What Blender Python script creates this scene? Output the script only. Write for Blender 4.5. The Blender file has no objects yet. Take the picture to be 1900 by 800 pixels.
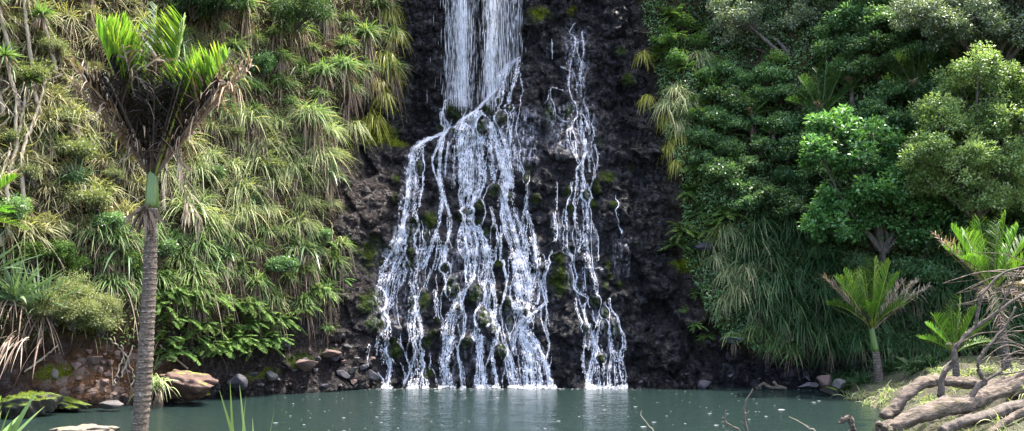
import bpy, bmesh, math
import numpy as np
R = np.random.default_rng(11)
SC = bpy.context.scene
COL = SC.collection
PI = math.pi
# ------------------------------------------------------------------ camera model (pixel -> world)
F = 1700.0; CAMH = 2.24; TH = math.atan(190 / 1700.0)
CT, ST = math.cos(TH), math.sin(TH)
def ray(px, py):
    u = (np.asarray(px, float) - 950) / F; v = (400 - np.asarray(py, float)) / F
    dy = CT - ST * v
    return u / dy, (ST + CT * v) / dy          # x and z slope per metre of depth
def P(px, py, Y):
    a, b = ray(px, py)
    return np.array([a * Y, Y, CAMH + b * Y])
# ------------------------------------------------------------------ noise
def _h(ix, iy, seed):
    a = (ix.astype(np.int64) * 374761393 + iy.astype(np.int64) * 668265263 + seed * 974634777) & 0xFFFFFFFF
    a = ((a ^ (a >> 13)) * 1274126177) & 0xFFFFFFFF
    a = ((a ^ (a >> 16)) * 2246822519) & 0xFFFFFFFF
    return ((a ^ (a >> 15)) & 0xFFFFFF) / float(0xFFFFFF)
def vn(x, y, seed=0):
    x = np.asarray(x, float); y = np.asarray(y, float)
    ix = np.floor(x); iy = np.floor(y); fx = x - ix; fy = y - iy
    fx = fx * fx * (3 - 2 * fx); fy = fy * fy * (3 - 2 * fy)
    a = _h(ix, iy, seed); b = _h(ix + 1, iy, seed); c = _h(ix, iy + 1, seed); d = _h(ix + 1, iy + 1, seed)
    return a + (b - a) * fx + (c - a) * fy + (a - b - c + d) * fx * fy
def fbm(x, y, seed=0, oc=4):
    s = 0; A = .5
    for o in range(oc):
        s = s + A * (vn(x * 2 ** o, y * 2 ** o, seed + o * 17) - .5); A *= .55
    return s
def worley(x, y, seed=0):
    ix = np.floor(x); iy = np.floor(y); f1 = np.full(np.shape(x), 9.); f2 = f1.copy(); cid = np.zeros(np.shape(x))
    for dx in (-1, 0, 1):
        for dy in (-1, 0, 1):
            cx = ix + dx; cy = iy + dy
            d = np.hypot(cx + _h(cx, cy, seed) - x, cy + _h(cx, cy, seed + 5) - y)
            m = d < f1
            f2 = np.where(m, f1, np.minimum(f2, d)); cid = np.where(m, _h(cx, cy, seed + 9), cid); f1 = np.where(m, d, f1)
    return f1, f2, cid
def sst(a, b, x):
    t = np.clip((x - a) / (b - a), 0, 1); return t * t * (3 - 2 * t)
def nrm(v):
    return v / np.maximum(np.linalg.norm(v, axis=-1, keepdims=True), 1e-9)
# ------------------------------------------------------------------ materials
def newmat(name):
    m = bpy.data.materials.new(name); m.use_nodes = True
    nt = m.node_tree; nt.nodes.clear()
    return m, nt
class NT:
    def __init__(s, nt): s.nt = nt
    def n(s, t, **kw):
        nd = s.nt.nodes.new(t)
        for k, v in kw.items():
            if k.startswith('i_'):
                nd.inputs[int(k[2:]) if k[2:].isdigit() else k[2:].replace('_', ' ')].default_value = v
            else: setattr(nd, k, v)
        return nd
    def l(s, a, b): s.nt.links.new(a, b)
    def mix(s, f, a, b, bt='MIX'):
        nd = s.nt.nodes.new('ShaderNodeMix'); nd.data_type = 'RGBA'; nd.blend_type = bt
        for i, v in ((0, f), (6, a), (7, b)):
            if hasattr(v, 'links'): s.l(v, nd.inputs[i])
            else: nd.inputs[i].default_value = v if i == 0 else (*v, 1)
        return nd.outputs[2]
    def math(s, op, a, b=0., clamp=False):
        nd = s.nt.nodes.new('ShaderNodeMath'); nd.operation = op; nd.use_clamp = clamp
        for i, v in ((0, a), (1, b)):
            if hasattr(v, 'links'): s.l(v, nd.inputs[i])
            else: nd.inputs[i].default_value = v
        return nd.outputs[0]
    def rng(s, v, a, b, c=0., d=1.):
        nd = s.n('ShaderNodeMapRange'); s.l(v, nd.inputs[0])
        for i, q in enumerate((a, b, c, d)): nd.inputs[i + 1].default_value = q
        return nd.outputs[0]
    def attr(s, name): return s.n('ShaderNodeAttribute', attribute_name=name).outputs['Fac']
    def pos(s, scale=(1, 1, 1)):
        g = s.n('ShaderNodeNewGeometry'); m = s.n('ShaderNodeMapping'); m.inputs[3].default_value = scale
        s.l(g.outputs['Position'], m.inputs[0]); return m.outputs[0]
    def objco(s, scale=(1, 1, 1)):
        g = s.n('ShaderNodeTexCoord'); m = s.n('ShaderNodeMapping'); m.inputs[3].default_value = scale
        s.l(g.outputs['Object'], m.inputs[0]); return m.outputs[0]
    def noise(s, v, sc, det=6, rough=.6):
        nd = s.n('ShaderNodeTexNoise'); s.l(v, nd.inputs['Vector'])
        nd.inputs['Scale'].default_value = sc; nd.inputs['Detail'].default_value = det; nd.inputs['Roughness'].default_value = rough
        return nd.outputs[0]
    def voro(s, v, sc, out='Distance'):
        nd = s.n('ShaderNodeTexVoronoi'); s.l(v, nd.inputs['Vector']); nd.inputs['Scale'].default_value = sc
        return nd.outputs[out]
    def bump(s, h, st=.5, dist=.05, nrm=None):
        nd = s.n('ShaderNodeBump'); nd.inputs['Strength'].default_value = st; nd.inputs['Distance'].default_value = dist
        s.l(h, nd.inputs['Height'])
        if nrm is not None: s.l(nrm, nd.inputs['Normal'])
        return nd.outputs[0]
    def out(s, sh):
        o = s.n('ShaderNodeOutputMaterial'); s.l(sh, o.inputs[0])
def setin(n, nd, name, v):
    if hasattr(v, 'links'): n.l(v, nd.inputs[name])
    else: nd.inputs[name].default_value = (*v, 1) if isinstance(v, tuple) and len(v) == 3 else v
def leaf(name, c1, c2, c3=None, rough=.45, tr=.3, var=.25, spec=.4):
    """c1..c2 by the leaf's own tint, c3 for leaves with tint above 1 (dead / yellow tips)"""
    m, nt = newmat(name); n = NT(nt)
    t = n.attr('tint')
    col = n.mix(n.rng(t, 0, 1), c1, c2)
    if c3: col = n.mix(n.rng(t, 1.0, 1.6), col, c3)
    oi = n.n('ShaderNodeObjectInfo')
    hs = n.n('ShaderNodeHueSaturation'); n.l(col, hs.inputs['Color'])
    n.l(n.rng(oi.outputs['Random'], 0, 1, 1 - var, 1 + var), hs.inputs['Value'])
    n.l(n.rng(n.math('FRACT', n.math('MULTIPLY', oi.outputs['Random'], 7.3)), 0, 1, .488, .512), hs.inputs['Hue'])
    b = n.n('ShaderNodeBsdfPrincipled'); n.l(hs.outputs[0], b.inputs['Base Color'])
    b.inputs['Roughness'].default_value = rough; b.inputs['Specular IOR Level'].default_value = spec
    if tr:
        tl = n.n('ShaderNodeBsdfTranslucent')
        n.l(n.mix(1.0, hs.outputs[0], (1.5, 1.6, .75), 'MULTIPLY'), tl.inputs[0])
        mx = n.n('ShaderNodeMixShader'); mx.inputs[0].default_value = tr
        n.l(b.outputs[0], mx.inputs[1]); n.l(tl.outputs[0], mx.inputs[2]); n.out(mx.outputs[0])
    else: n.out(b.outputs[0])
    return m
def bark(name, c1, c2, sc=(6, 6, 1.5), rough=.85, bs=.7, moss=None):
    m, nt = newmat(name); n = NT(nt)
    v = n.objco(sc); a = n.noise(v, 2.2, 8, .7)
    col = n.mix(n.rng(a, .35, .68), c1, c2)
    if moss: col = n.mix(n.rng(n.noise(n.objco((1, 1, 1)), 3.1, 4), .52, .66), col, moss)
    b = n.n('ShaderNodeBsdfPrincipled'); n.l(col, b.inputs['Base Color']); b.inputs['Roughness'].default_value = rough
    n.l(n.bump(a, bs, .04 if bs < 1 else .12), b.inputs['Normal']); n.out(b.outputs[0])
    return m
def stone(name, c1, c2, moss=0., rough=.7, mosscol=(.09, .12, .012)):
    m, nt = newmat(name); n = NT(nt)
    v = n.pos(); a = n.noise(v, 4, 9, .68); c = n.noise(v, 22, 5, .7)
    oi = n.n('ShaderNodeObjectInfo').outputs['Random']
    col = n.mix(n.rng(a, .36, .66), c1, c2)
    col = n.mix(n.rng(oi, 0, 1, .0, .45), col, tuple(min(1, q * 2.1) for q in c2))
    col = n.mix(n.rng(c, .55, .75, 0, .6), col, tuple(q * .4 for q in c1))
    if moss:
        g = n.n('ShaderNodeNewGeometry'); sx = n.n('ShaderNodeSeparateXYZ'); n.l(g.outputs['Normal'], sx.inputs[0])
        k = n.math('ADD', n.math('MULTIPLY', sx.outputs[2], .35), n.noise(v, 5, 5))
        mc = n.mix(n.rng(c, .3, .7), mosscol, tuple(q * 2.4 for q in mosscol))
        col = n.mix(n.rng(k, 1.02 - moss, 1.12 - moss), col, mc)
    b = n.n('ShaderNodeBsdfPrincipled'); n.l(col, b.inputs['Base Color'])
    n.l(n.rng(a, .3, .7, rough - .1, rough + .2), b.inputs['Roughness']); b.inputs['Specular IOR Level'].default_value = .2
    n.l(n.bump(c, .5, .03, n.bump(a, .7, .08)), b.inputs['Normal']); n.out(b.outputs[0])
    return m
# cliff / hillside material
def cliff_material():
    m, nt = newmat('wet_rock_and_soil'); n = NT(nt)
    v = n.pos(); vs = n.pos((1, 1, .45))
    a = n.noise(v, 1.6, 9, .65); c = n.noise(v, 11, 8, .72); pc = n.voro(v, 5.2, 'Color')
    pd = n.voro(v, 5.2); pd2 = n.voro(v, 13.)
    sp = n.n('ShaderNodeSeparateColor'); n.l(pc, sp.inputs[0])
    rock = n.mix(n.rng(a, .35, .66), (.0022, .0022, .0025), (.0135, .0125, .0140))
    rock = n.mix(n.rng(sp.outputs[0], .72, 1.0, 0, .75), rock, (.042, .039, .043))
    rock = n.mix(n.rng(c, .54, .72, 0, .8), rock, (.009, .009, .010))
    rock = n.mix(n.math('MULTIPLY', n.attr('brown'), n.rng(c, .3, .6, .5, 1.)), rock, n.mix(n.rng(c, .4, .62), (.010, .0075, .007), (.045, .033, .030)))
    stain = n.math('MULTIPLY', n.attr('film'), n.rng(n.noise(n.pos((1, 1, .5)), 3.2, 8, .7), .38, .62))  # sky sheen of the wet rock, put into its base colour
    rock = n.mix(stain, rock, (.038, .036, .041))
    soil = n.mix(n.rng(a, .35, .65), (.020, .015, .010), (.075, .055, .035))
    earth = n.mix(n.rng(n.noise(v, 3.5, 8, .7), .38, .64), (.045, .026, .017), (.15, .080, .042))
    earth = n.mix(n.rng(sp.outputs[1], .55, 1., 0, .8), earth, (.21, .16, .14))
    col = n.mix(n.attr('veg'), rock, soil)
    col = n.mix(n.attr('earth'), col, earth)
    mf = n.rng(n.math('ADD', n.attr('moss'), n.math('MULTIPLY', n.noise(v, 4.5, 7, .7), .9)), .78, .98)
    mcol = n.mix(n.rng(n.noise(v, 26, 3), .35, .65), (.030, .045, .006), (.15, .17, .015))
    dk = n.mix(n.rng(n.noise(v, 24, 3), .35, .65), (.010, .018, .006), (.035, .05, .012))
    mcol = n.mix(n.attr('mossy_bright'), dk, mcol)
    col = n.mix(mf, col, mcol)
    b = n.n('ShaderNodeBsdfPrincipled'); n.l(col, b.inputs['Base Color'])
    wet = n.rng(n.noise(vs, 2.3, 6, .7), .36, .64, .26, .60)
    dry = n.math('MAXIMUM', n.math('MAXIMUM', n.attr('veg'), n.attr('earth')), mf)
    r = n.n('ShaderNodeMix'); n.l(dry, r.inputs[0]); n.l(wet, r.inputs[2]); r.inputs[3].default_value = .9
    n.l(r.outputs[0], b.inputs['Roughness'])
    n.l(n.math('MULTIPLY', n.rng(n.noise(vs, 7, 6, .75), .5, .66, .06, .6), n.math('SUBTRACT', 1., dry, True)), b.inputs['Specular IOR Level'])
    h = n.math('ADD', n.math('MULTIPLY', c, .8), n.math('MULTIPLY', n.math('ADD', pd, n.math('MULTIPLY', pd2, .5)), -.7))
    n.l(n.bump(h, 1., .2), b.inputs['Normal']); n.out(b.outputs[0])
    return m
def water_material():
    m, nt = newmat('pool_water'); n = NT(nt)
    b = n.n('ShaderNodeBsdfPrincipled')
    v = n.pos((1, 1, 1))
    b.inputs['Base Color'].default_value = (.0110, .0205, .0185, 1)
    b.inputs['Roughness'].default_value = .1; b.inputs['IOR'].default_value = 1.33
    h = n.math('ADD', n.noise(n.pos((.8, 1.3, 1)), 3.2, 5, .6), n.math('MULTIPLY', n.noise(v, 14, 3, .5), .25))
    n.l(n.bump(h, .6, .10), b.inputs['Normal']); n.out(b.outputs[0])
    return m
def foam_material(name, alpha=None, col=(.86, .87, .93)):
    m, nt = newmat(name); n = NT(nt)
    b = n.n('ShaderNodeBsdfPrincipled'); b.inputs['Base Color'].default_value = (*col, 1)
    b.inputs['Roughness'].default_value = .35; b.inputs['Subsurface Weight'].default_value = 0
    tl = n.n('ShaderNodeBsdfTranslucent'); tl.inputs[0].default_value = (*col, 1)
    mx = n.n('ShaderNodeMixShader'); mx.inputs[0].default_value = .45
    n.l(b.outputs[0], mx.inputs[1]); n.l(tl.outputs[0], mx.inputs[2])
    sh = mx.outputs[0]
    if alpha:
        tr = n.n('ShaderNodeBsdfTransparent'); m2 = n.n('ShaderNodeMixShader')
        hs = 14 if alpha < 1 else 5.5; a = n.noise(n.pos((hs, hs, alpha)), 1.6, 8, .75)
        k = n.math('MULTIPLY', n.attr('tint'), n.rng(a, .40 if alpha < 1 else .49, .66, .0, 1.0 if alpha < 1 else 1.5), True)
        n.l(k, m2.inputs[0]); n.l(tr.outputs[0], m2.inputs[1]); n.l(sh, m2.inputs[2]); sh = m2.outputs[0]
    n.out(sh); return m
def palm_trunk_material():
    m, nt = newmat('ringed_palm_bark'); n = NT(nt)
    v = n.objco(); sx = n.n('ShaderNodeSeparateXYZ'); n.l(v, sx.inputs[0])
    w = n.noise(n.objco((5, 5, 2)), 2, 5, .7); f = n.noise(n.objco((9, 9, 14)), 3, 6, .75)
    zz = n.math('ADD', n.math('MULTIPLY', sx.outputs[2], 13.), n.math('MULTIPLY', w, .9))
    fr = n.math('FRACT', zz)
    ring = n.rng(fr, .80, .95)
    col = n.mix(n.rng(f, .38, .64), (.022, .015, .011), (.13, .095, .072))
    col = n.mix(n.math('MULTIPLY', ring, n.rng(f, .42, .58)), col, (.46, .41, .35))
    col = n.mix(n.rng(w, .58, .66, 0, .6), col, (.36, .34, .29))
    b = n.n('ShaderNodeBsdfPrincipled'); n.l(col, b.inputs['Base Color']); b.inputs['Roughness'].default_value = .85
    n.l(n.bump(n.math('ADD', f, n.math('MULTIPLY', ring, .7)), .8, .02), b.inputs['Normal']); n.out(b.outputs[0])
    return m
def shaft_material():
    m, nt = newmat('green_crownshaft'); n = NT(nt)
    v = n.objco((14, 14, 1.2)); a = n.noise(v, 1.5, 5)
    col = n.mix(n.rng(a, .35, .65), (.035, .080, .012), (.095, .155, .028)); col = n.mix(n.rng(n.noise(n.objco((9, 9, 4)), 2.2, 6, .7), .52, .66, 0, .7), col, (.12, .10, .05))
    b = n.n('ShaderNodeBsdfPrincipled'); n.l(col, b.inputs['Base Color']); b.inputs['Roughness'].default_value = .4
    n.out(b.outputs[0]); return m
def ground_material():
    m, nt = newmat('bank_ground'); n = NT(nt)
    v = n.pos(); a = n.noise(v, 1.1, 8, .65); c = n.noise(v, 14, 6, .7)
    col = n.mix(n.rng(a, .38, .62), (.035, .028, .018), (.042, .05, .014))
    col = n.mix(n.rng(c, .5, .7), col, (.075, .062, .038))
    b = n.n('ShaderNodeBsdfPrincipled'); n.l(col, b.inputs['Base Color']); b.inputs['Roughness'].default_value = .95
    n.l(n.bump(c, .8, .08), b.inputs['Normal']); n.out(b.outputs[0]); return m
M = {}
M['cliff'] = cliff_material(); M['water'] = water_material(); M['ground'] = ground_material()
M['foam'] = foam_material('white_water'); M['film'] = foam_material('thin_water_film', 1.05, (.74, .73, .84))
M['veil'] = foam_material('falling_veil', .16, (.86, .86, .93))
M['trunk'] = palm_trunk_material(); M['shaft'] = shaft_material()
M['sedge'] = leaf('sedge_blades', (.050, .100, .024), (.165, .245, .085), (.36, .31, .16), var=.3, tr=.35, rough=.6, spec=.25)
M['pale'] = leaf('pale_grass_blades', (.11, .16, .055), (.33, .36, .19), (.48, .41, .25), var=.2, tr=.35, rough=.65, spec=.2)
M['dead'] = leaf('dead_blades', (.085, .055, .038), (.29, .205, .15), (.45, .37, .27), tr=.15, rough=.7)
M['grass'] = leaf('hill_grass', (.085, .10, .035), (.30, .285, .15), (.42, .33, .20), rough=.6, tr=.35)
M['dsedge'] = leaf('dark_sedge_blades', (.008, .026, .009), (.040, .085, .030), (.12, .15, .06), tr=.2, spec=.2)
M['flax'] = leaf('flax_swords', (.040, .080, .036), (.13, .20, .10), (.30, .28, .15), rough=.35, tr=.15)
M['bright'] = leaf('bright_broadleaf', (.035, .095, .032), (.145, .29, .095), (.20, .36, .13), rough=.4, spec=.3, var=.12)
M['yellowleaf'] = leaf('yellow_green_leaf', (.10, .185, .060), (.31, .42, .17), (.36, .42, .17), rough=.4, var=.12)
M['greyleaf'] = leaf('grey_green_leaf', (.065, .10, .060), (.24, .29, .19), (.40, .42, .32), rough=.45, tr=.2, var=.12)
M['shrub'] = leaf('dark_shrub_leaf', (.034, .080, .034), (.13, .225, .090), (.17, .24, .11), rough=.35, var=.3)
M['fern'] = leaf('fern_green', (.038, .085, .020), (.135, .225, .065), (.28, .33, .06), var=.25, rough=.6, spec=.15)
M['yfern'] = leaf('yellow_fern', (.10, .12, .012), (.29, .29, .04), (.38, .34, .07), var=.2)
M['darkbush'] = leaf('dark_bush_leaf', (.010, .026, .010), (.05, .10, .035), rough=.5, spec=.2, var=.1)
M['bankgrass'] = leaf('bank_grass_blades', (.030, .050, .012), (.11, .14, .045), (.27, .22, .12), rough=.6, var=.1)
M['moss'] = leaf('moss_cushion', (.05, .075, .006), (.20, .23, .025), rough=.8, spec=.1, var=.15)
M['finebush'] = leaf('fine_bush_leaf', (.06, .085, .03), (.19, .22, .085), (.32, .31, .15), var=.1)
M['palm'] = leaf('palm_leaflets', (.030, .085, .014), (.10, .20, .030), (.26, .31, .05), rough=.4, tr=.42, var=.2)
M['darkpalm'] = leaf('shade_toned_palm_leaflets', (.012, .034, .010), (.05, .10, .028), (.14, .17, .05), rough=.35, tr=.3, var=.2)  # palm leaflets again, with the thicket's shade put into the colour
M['palmdark'] = leaf('dark_rotten_leaflets', (.008, .006, .005), (.045, .032, .024), (.12, .09, .07), rough=.8, tr=.05, var=.1)  # dead inner fronds, the crown's own shadow put into the near-black colour
M['palmdead'] = leaf('dry_palm_leaflets', (.028, .018, .013), (.22, .155, .11), (.50, .44, .37), rough=.75, tr=.15, var=.3)
M['bark'] = bark('dark_bark', (.022, .019, .016), (.105, .088, .072))
M['greybark'] = bark('grey_bark', (.05, .044, .04), (.20, .175, .155), moss=(.09, .10, .05))
M['palebark'] = bark('pale_stem', (.17, .13, .09), (.40, .34, .26), sc=(9, 9, 1.5))
M['drift'] = bark('weathered_driftwood', (.040, .028, .020), (.27, .205, .155), sc=(2.2, 7, 9), bs=1., moss=(.085, .07, .035))
M['darkdrift'] = bark('damp_driftwood', (.022, .016, .013), (.13, .10, .078), sc=(4, 4, 4))
M['wetstone'] = stone('dark_wet_stone', (.012, .012, .015), (.050, .046, .052), rough=.5)
M['redstone'] = stone('reddish_stone', (.038, .026, .023), (.115, .078, .067), rough=.75)
M['greystone'] = stone('grey_stone', (.032, .030, .030), (.10, .092, .085), rough=.75)
M['redmoss'] = stone('reddish_boulder_moss', (.026, .016, .013), (.095, .058, .046), moss=.16)
M['mossy'] = stone('mossy_stone', (.018, .017, .014), (.05, .046, .038), moss=.42, mosscol=(.030, .045, .005))
M['palestone'] = stone('pale_stone', (.035, .030, .023), (.11, .095, .075), moss=.1)
# ------------------------------------------------------------------ mesh building
class MB:
    def __init__(s): s.v = []; s.q = []; s.t = []; s.mi = []; s.n = 0; s.mt = []
    def add(s, v, q=None, tint=0.5, mi=0):
        v = np.asarray(v, float).reshape(-1, 3); s.v.append(v)
        s.t.append(np.broadcast_to(np.asarray(tint, float), (len(v),)).copy())
        q = np.asarray(q, np.int64).reshape(-1, 4) + s.n; s.q.append(q); s.mi.append(np.full(len(q), mi)); s.n += len(v)
    def build(s, name, mats, parent=None, origin=(0, 0, 0), smooth=True, attrs=None):
        v = np.concatenate(s.v) - np.asarray(origin, float); q = np.concatenate(s.q)
        me = bpy.data.meshes.new(name)
        me.vertices.add(len(v)); me.vertices.foreach_set('co', v.astype(np.float32).ravel())
        me.loops.add(q.size); me.loops.foreach_set('vertex_index', q.astype(np.int32).ravel())
        me.polygons.add(len(q))
        me.polygons.foreach_set('loop_start', (np.arange(len(q)) * 4).astype(np.int32))
        me.polygons.foreach_set('material_index', np.concatenate(s.mi).astype(np.int32))
        me.polygons.foreach_set('use_smooth', np.full(len(q), smooth))
        at = me.attributes.new('tint', 'FLOAT', 'POINT'); at.data.foreach_set('value', np.concatenate(s.t).astype(np.float32))
        for k, a in (attrs or {}).items():
            at = me.attributes.new(k, 'FLOAT', 'POINT'); at.data.foreach_set('value', np.asarray(a).astype(np.float32).ravel())
        for m in (mats if isinstance(mats, (list, tuple)) else [mats]): me.materials.append(m)
        me.update(calc_edges=True)
        o = bpy.data.objects.new(name, me); COL.objects.link(o)
        if parent is not None: o.parent = parent
        return o
def tag(o, label=None, cat=None, group=None, kind=None):
    for k, v in (('label', label), ('category', cat), ('group', group), ('kind', kind)):
        if v: o[k] = v
    return o
def thing(name, label, cat, loc=(0, 0, 0), group=None, rz=0, sc=1):
    o = bpy.data.objects.new(name, None); COL.objects.link(o); o.empty_display_size = .2
    o.location = loc; o.rotation_euler = (0, 0, rz); o.scale = (sc, sc, sc)
    return tag(o, label, cat, group)
def dup(root, loc, rz=0, sc=1, label=None, group=None, rx=0):
    r = root.copy(); COL.objects.link(r); r.location = loc; r.rotation_euler = (rx, 0, rz); r.scale = (sc, sc, sc)
    if label: r['label'] = label
    if group: r['group'] = group
    for ch in list(root.children):
        c = ch.copy(); COL.objects.link(c); c.parent = r
        for g in ch.children:
            d = g.copy(); COL.objects.link(d); d.parent = c
    return r
def place(o, loc, rz=0, sc=1, label=None):
    o.location = loc; o.rotation_euler = (0, 0, rz); o.scale = (sc, sc, sc)
    if label: o['label'] = label
    return o
def blades(mb, Pt, D, L, W, droop, nseg=4, tint=.5, mi=0, roll=.5, tipt=None, base=.6):
    N = len(Pt); L = np.broadcast_to(L, (N,)); W = np.broadcast_to(W, (N,)); droop = np.broadcast_to(droop, (N,))
    t = np.linspace(0, 1, nseg + 1)
    g = np.array([0, 0, -1.])
    pos = Pt[:, None, :] + D[:, None, :] * (L[:, None] * t)[:, :, None] + g * (droop[:, None] * L[:, None] * t ** 2)[:, :, None]
    side = np.cross(D, g) + R.normal(0, roll, (N, 3)); side = nrm(side - D * (side * D).sum(1, keepdims=True))
    wp = np.minimum(1, (1 - t) * 2.2 + .04) ** .8 * (base + (1 - base) * np.minimum(1, t * 4))
    off = side[:, None, :] * (W[:, None] * wp * .5)[:, :, None]
    v = np.stack([pos - off, pos + off], 2).reshape(N, -1, 3)
    k = (nseg + 1) * 2
    i = np.arange(nseg) * 2
    f = np.stack([i, i + 1, i + 3, i + 2], 1)
    q = (np.arange(N) * k)[:, None, None] + f[None]
    tt = np.broadcast_to(tint, (N,))[:, None] * np.ones(k)
    if tipt is not None: tt = tt + np.repeat(t, 2)[None] ** 3 * tipt
    mb.add(v, q, tt.ravel(), mi)
def leaves(mb, Pt, D, Nn, L, W, tint=.5, mi=0, fold=.15):
    N = len(Pt); L = np.broadcast_to(L, (N,))[:, None]; W = np.broadcast_to(W, (N,))[:, None]
    S = nrm(np.cross(D, Nn)); U = np.cross(S, D)
    a = Pt; c = Pt + D * L; m = Pt + D * L * .45 + U * L * fold
    v = np.stack([a, m + S * W * .5, c, m - S * W * .5], 1)
    q = np.arange(N * 4).reshape(N, 4)
    mb.add(v, q, np.repeat(np.broadcast_to(tint, (N,)), 4), mi)
def tube(mb, pts, rad, ns=8, tint=.5, mi=0, jit=0., cap=True, ridge=0.):
    pts = np.asarray(pts, float); n = len(pts); rad = np.broadcast_to(rad, (n,))
    T = nrm(np.gradient(pts, axis=0))
    ref = np.array([0, 0, 1.]) if abs(T[0][2]) < .85 else np.array([1., 0, 0])
    A = nrm(np.cross(T, ref)); B = np.cross(T, A)
    th = np.arange(ns) / ns * 2 * PI
    rr = rad[:, None] * (1 + (R.normal(0, jit, (n, ns)) if jit else 0))
    if ridge:
        sg = np.r_[0, np.cumsum(np.linalg.norm(np.diff(pts, axis=0), axis=1))]; k0 = R.random() * 90
        rr = rr * (1 + ridge * 2 * (vn(np.abs(th[None] - PI) * 2.2 + k0 + sg[:, None] * .9, sg[:, None] * .8 + 0 * th, 7) - .5) + ridge * 1.2 * (vn(np.abs(th[None] - PI) * 6 + k0, sg[:, None] * 3 + 0 * th, 8) - .5))
    v = pts[:, None] + (A[:, None] * np.cos(th)[None, :, None] + B[:, None] * np.sin(th)[None, :, None]) * rr[:, :, None]
    q = []
    for i in range(n - 1):
        for j in range(ns):
            k = (j + 1) % ns; q.append((i * ns + j, i * ns + k, i * ns + ns + k, i * ns + ns + j))
    v = v.reshape(-1, 3)
    if cap:
        e = len(v); v = np.concatenate([v, pts[:1], pts[-1:]])
        for j in range(0, ns, 2):
            q.append((e, (j + 2) % ns, j + 1, j)); b0 = (n - 1) * ns; q.append((e + 1, b0 + j, b0 + j + 1, b0 + (j + 2) % ns))
    mb.add(v, q, tint, mi)
def curve(pts, n=12, jit=0.):
    """smooth Catmull-Rom through the points"""
    p = np.asarray(pts, float); p = np.concatenate([2 * p[:1] - p[1:2], p, 2 * p[-1:] - p[-2:-1]])
    o = []
    for i in range(1, len(p) - 2):
        for t in np.linspace(0, 1, n, endpoint=False):
            a, b, c, d = p[i - 1:i + 3]
            o.append(.5 * (2 * b + (c - a) * t + (2 * a - 5 * b + 4 * c - d) * t * t + (3 * b - a - 3 * c + d) * t ** 3))
    o.append(p[-2]); o = np.array(o)
    if jit: o[1:-1] += R.normal(0, jit, o[1:-1].shape)
    return o
def grid_faces(nx, nz):
    a = np.arange(nx * nz).reshape(nx, nz)
    return np.stack([a[:-1, :-1], a[1:, :-1], a[1:, 1:], a[:-1, 1:]], -1).reshape(-1, 4)
def usphere(N):
    return nrm(R.normal(0, 1, (N, 3)))
# ------------------------------------------------------------------ terrain: the valley head, y = S(x, z)
XB = np.array([-60, -34, -25, -16, -13, -11.2, -8.1, -5.3, -4.4, 4, 7.9, 10, 13, 20, 34, 60.])
YB = np.array([2, 8, 13, 17.5, 20.2, 22.4, 26.0, 29.0, 30, 30, 30, 29.4, 27.8, 25.5, 18, 6.])
def base_y(x): return sum(np.interp(x + d, XB, YB) for d in (-.7, -.35, 0, .35, .7)) / 5
def xleft(z): return np.interp(z, [0, 1.2, 3, 6, 9, 10.5, 11.5, 14], [-5.6, -6.5, -6.2, -5.9, -5.7, -5.0, -4.5, -4.2])
def xright(z): return np.interp(z, [0, .8, 2, 4.2, 6.7, 9, 12.5, 14], [9.0, 7.6, 6.6, 5.6, 5.6, 5.5, 5.0, 4.9])
def zledge(x): return np.interp(x, [-5, -3.9, -2.3, -1.1, 0, .4, 3], [8.0, 8.3, 9.0, 9.9, 11.5, 12.2, 13])
# boulders standing proud of the rock face: px, py, half width, half height (photo pixels), depth in metres
BUMPS = [(845, 206, 21, 24, .45), (838, 243, 10, 9, .25), (817, 240, 10, 9, .25), (905, 208, 12, 13, .35), (897, 236, 14, 20, .4),
         (930, 222, 13, 18, .35), (945, 202, 9, 9, .25), (925, 190, 6, 8, .2), (918, 355, 16, 17, .3), (882, 545, 19, 24, .4),
         (841, 532, 14, 26, .3), (788, 555, 12, 26, .3), (898, 590, 17, 22, .3), (735, 650, 16, 18, .35), (930, 650, 12, 18, .35),
         (866, 635, 14, 14, .3), (765, 420, 14, 22, .25), (800, 410, 16, 25, .25), (1040, 480, 22, 14, .45), (1038, 520, 26, 40, .35),
         (1054, 205, 10, 24, .2), (1018, 215, 12, 30, .2), (1102, 560, 12, 14, .25), (1120, 580, 10, 12, .25), (1140, 610, 10, 20, .25),
         (1125, 330, 20, 18, .3), (1150, 100, 16, 14, .3), (1165, 150, 18, 18, .35), (560, 668, 28, 20, .4), (612, 655, 20, 12, .3),
         (530, 640, 18, 12, .3), (700, 600, 22, 22, .3), (1300, 460, 26, 12, .4), (1350, 630, 20, 10, .4), (690, 560, 26, 30, .3)]
for _k in range(34):
    BUMPS.append((R.uniform(725, 1000), R.uniform(285, 700), R.uniform(6, 13), R.uniform(8, 18), R.uniform(.15, .3)))
for _k in range(14):
    BUMPS.append((R.uniform(1050, 1150), R.uniform(330, 700), R.uniform(6, 12), R.uniform(8, 16), R.uniform(.15, .3)))
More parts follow.
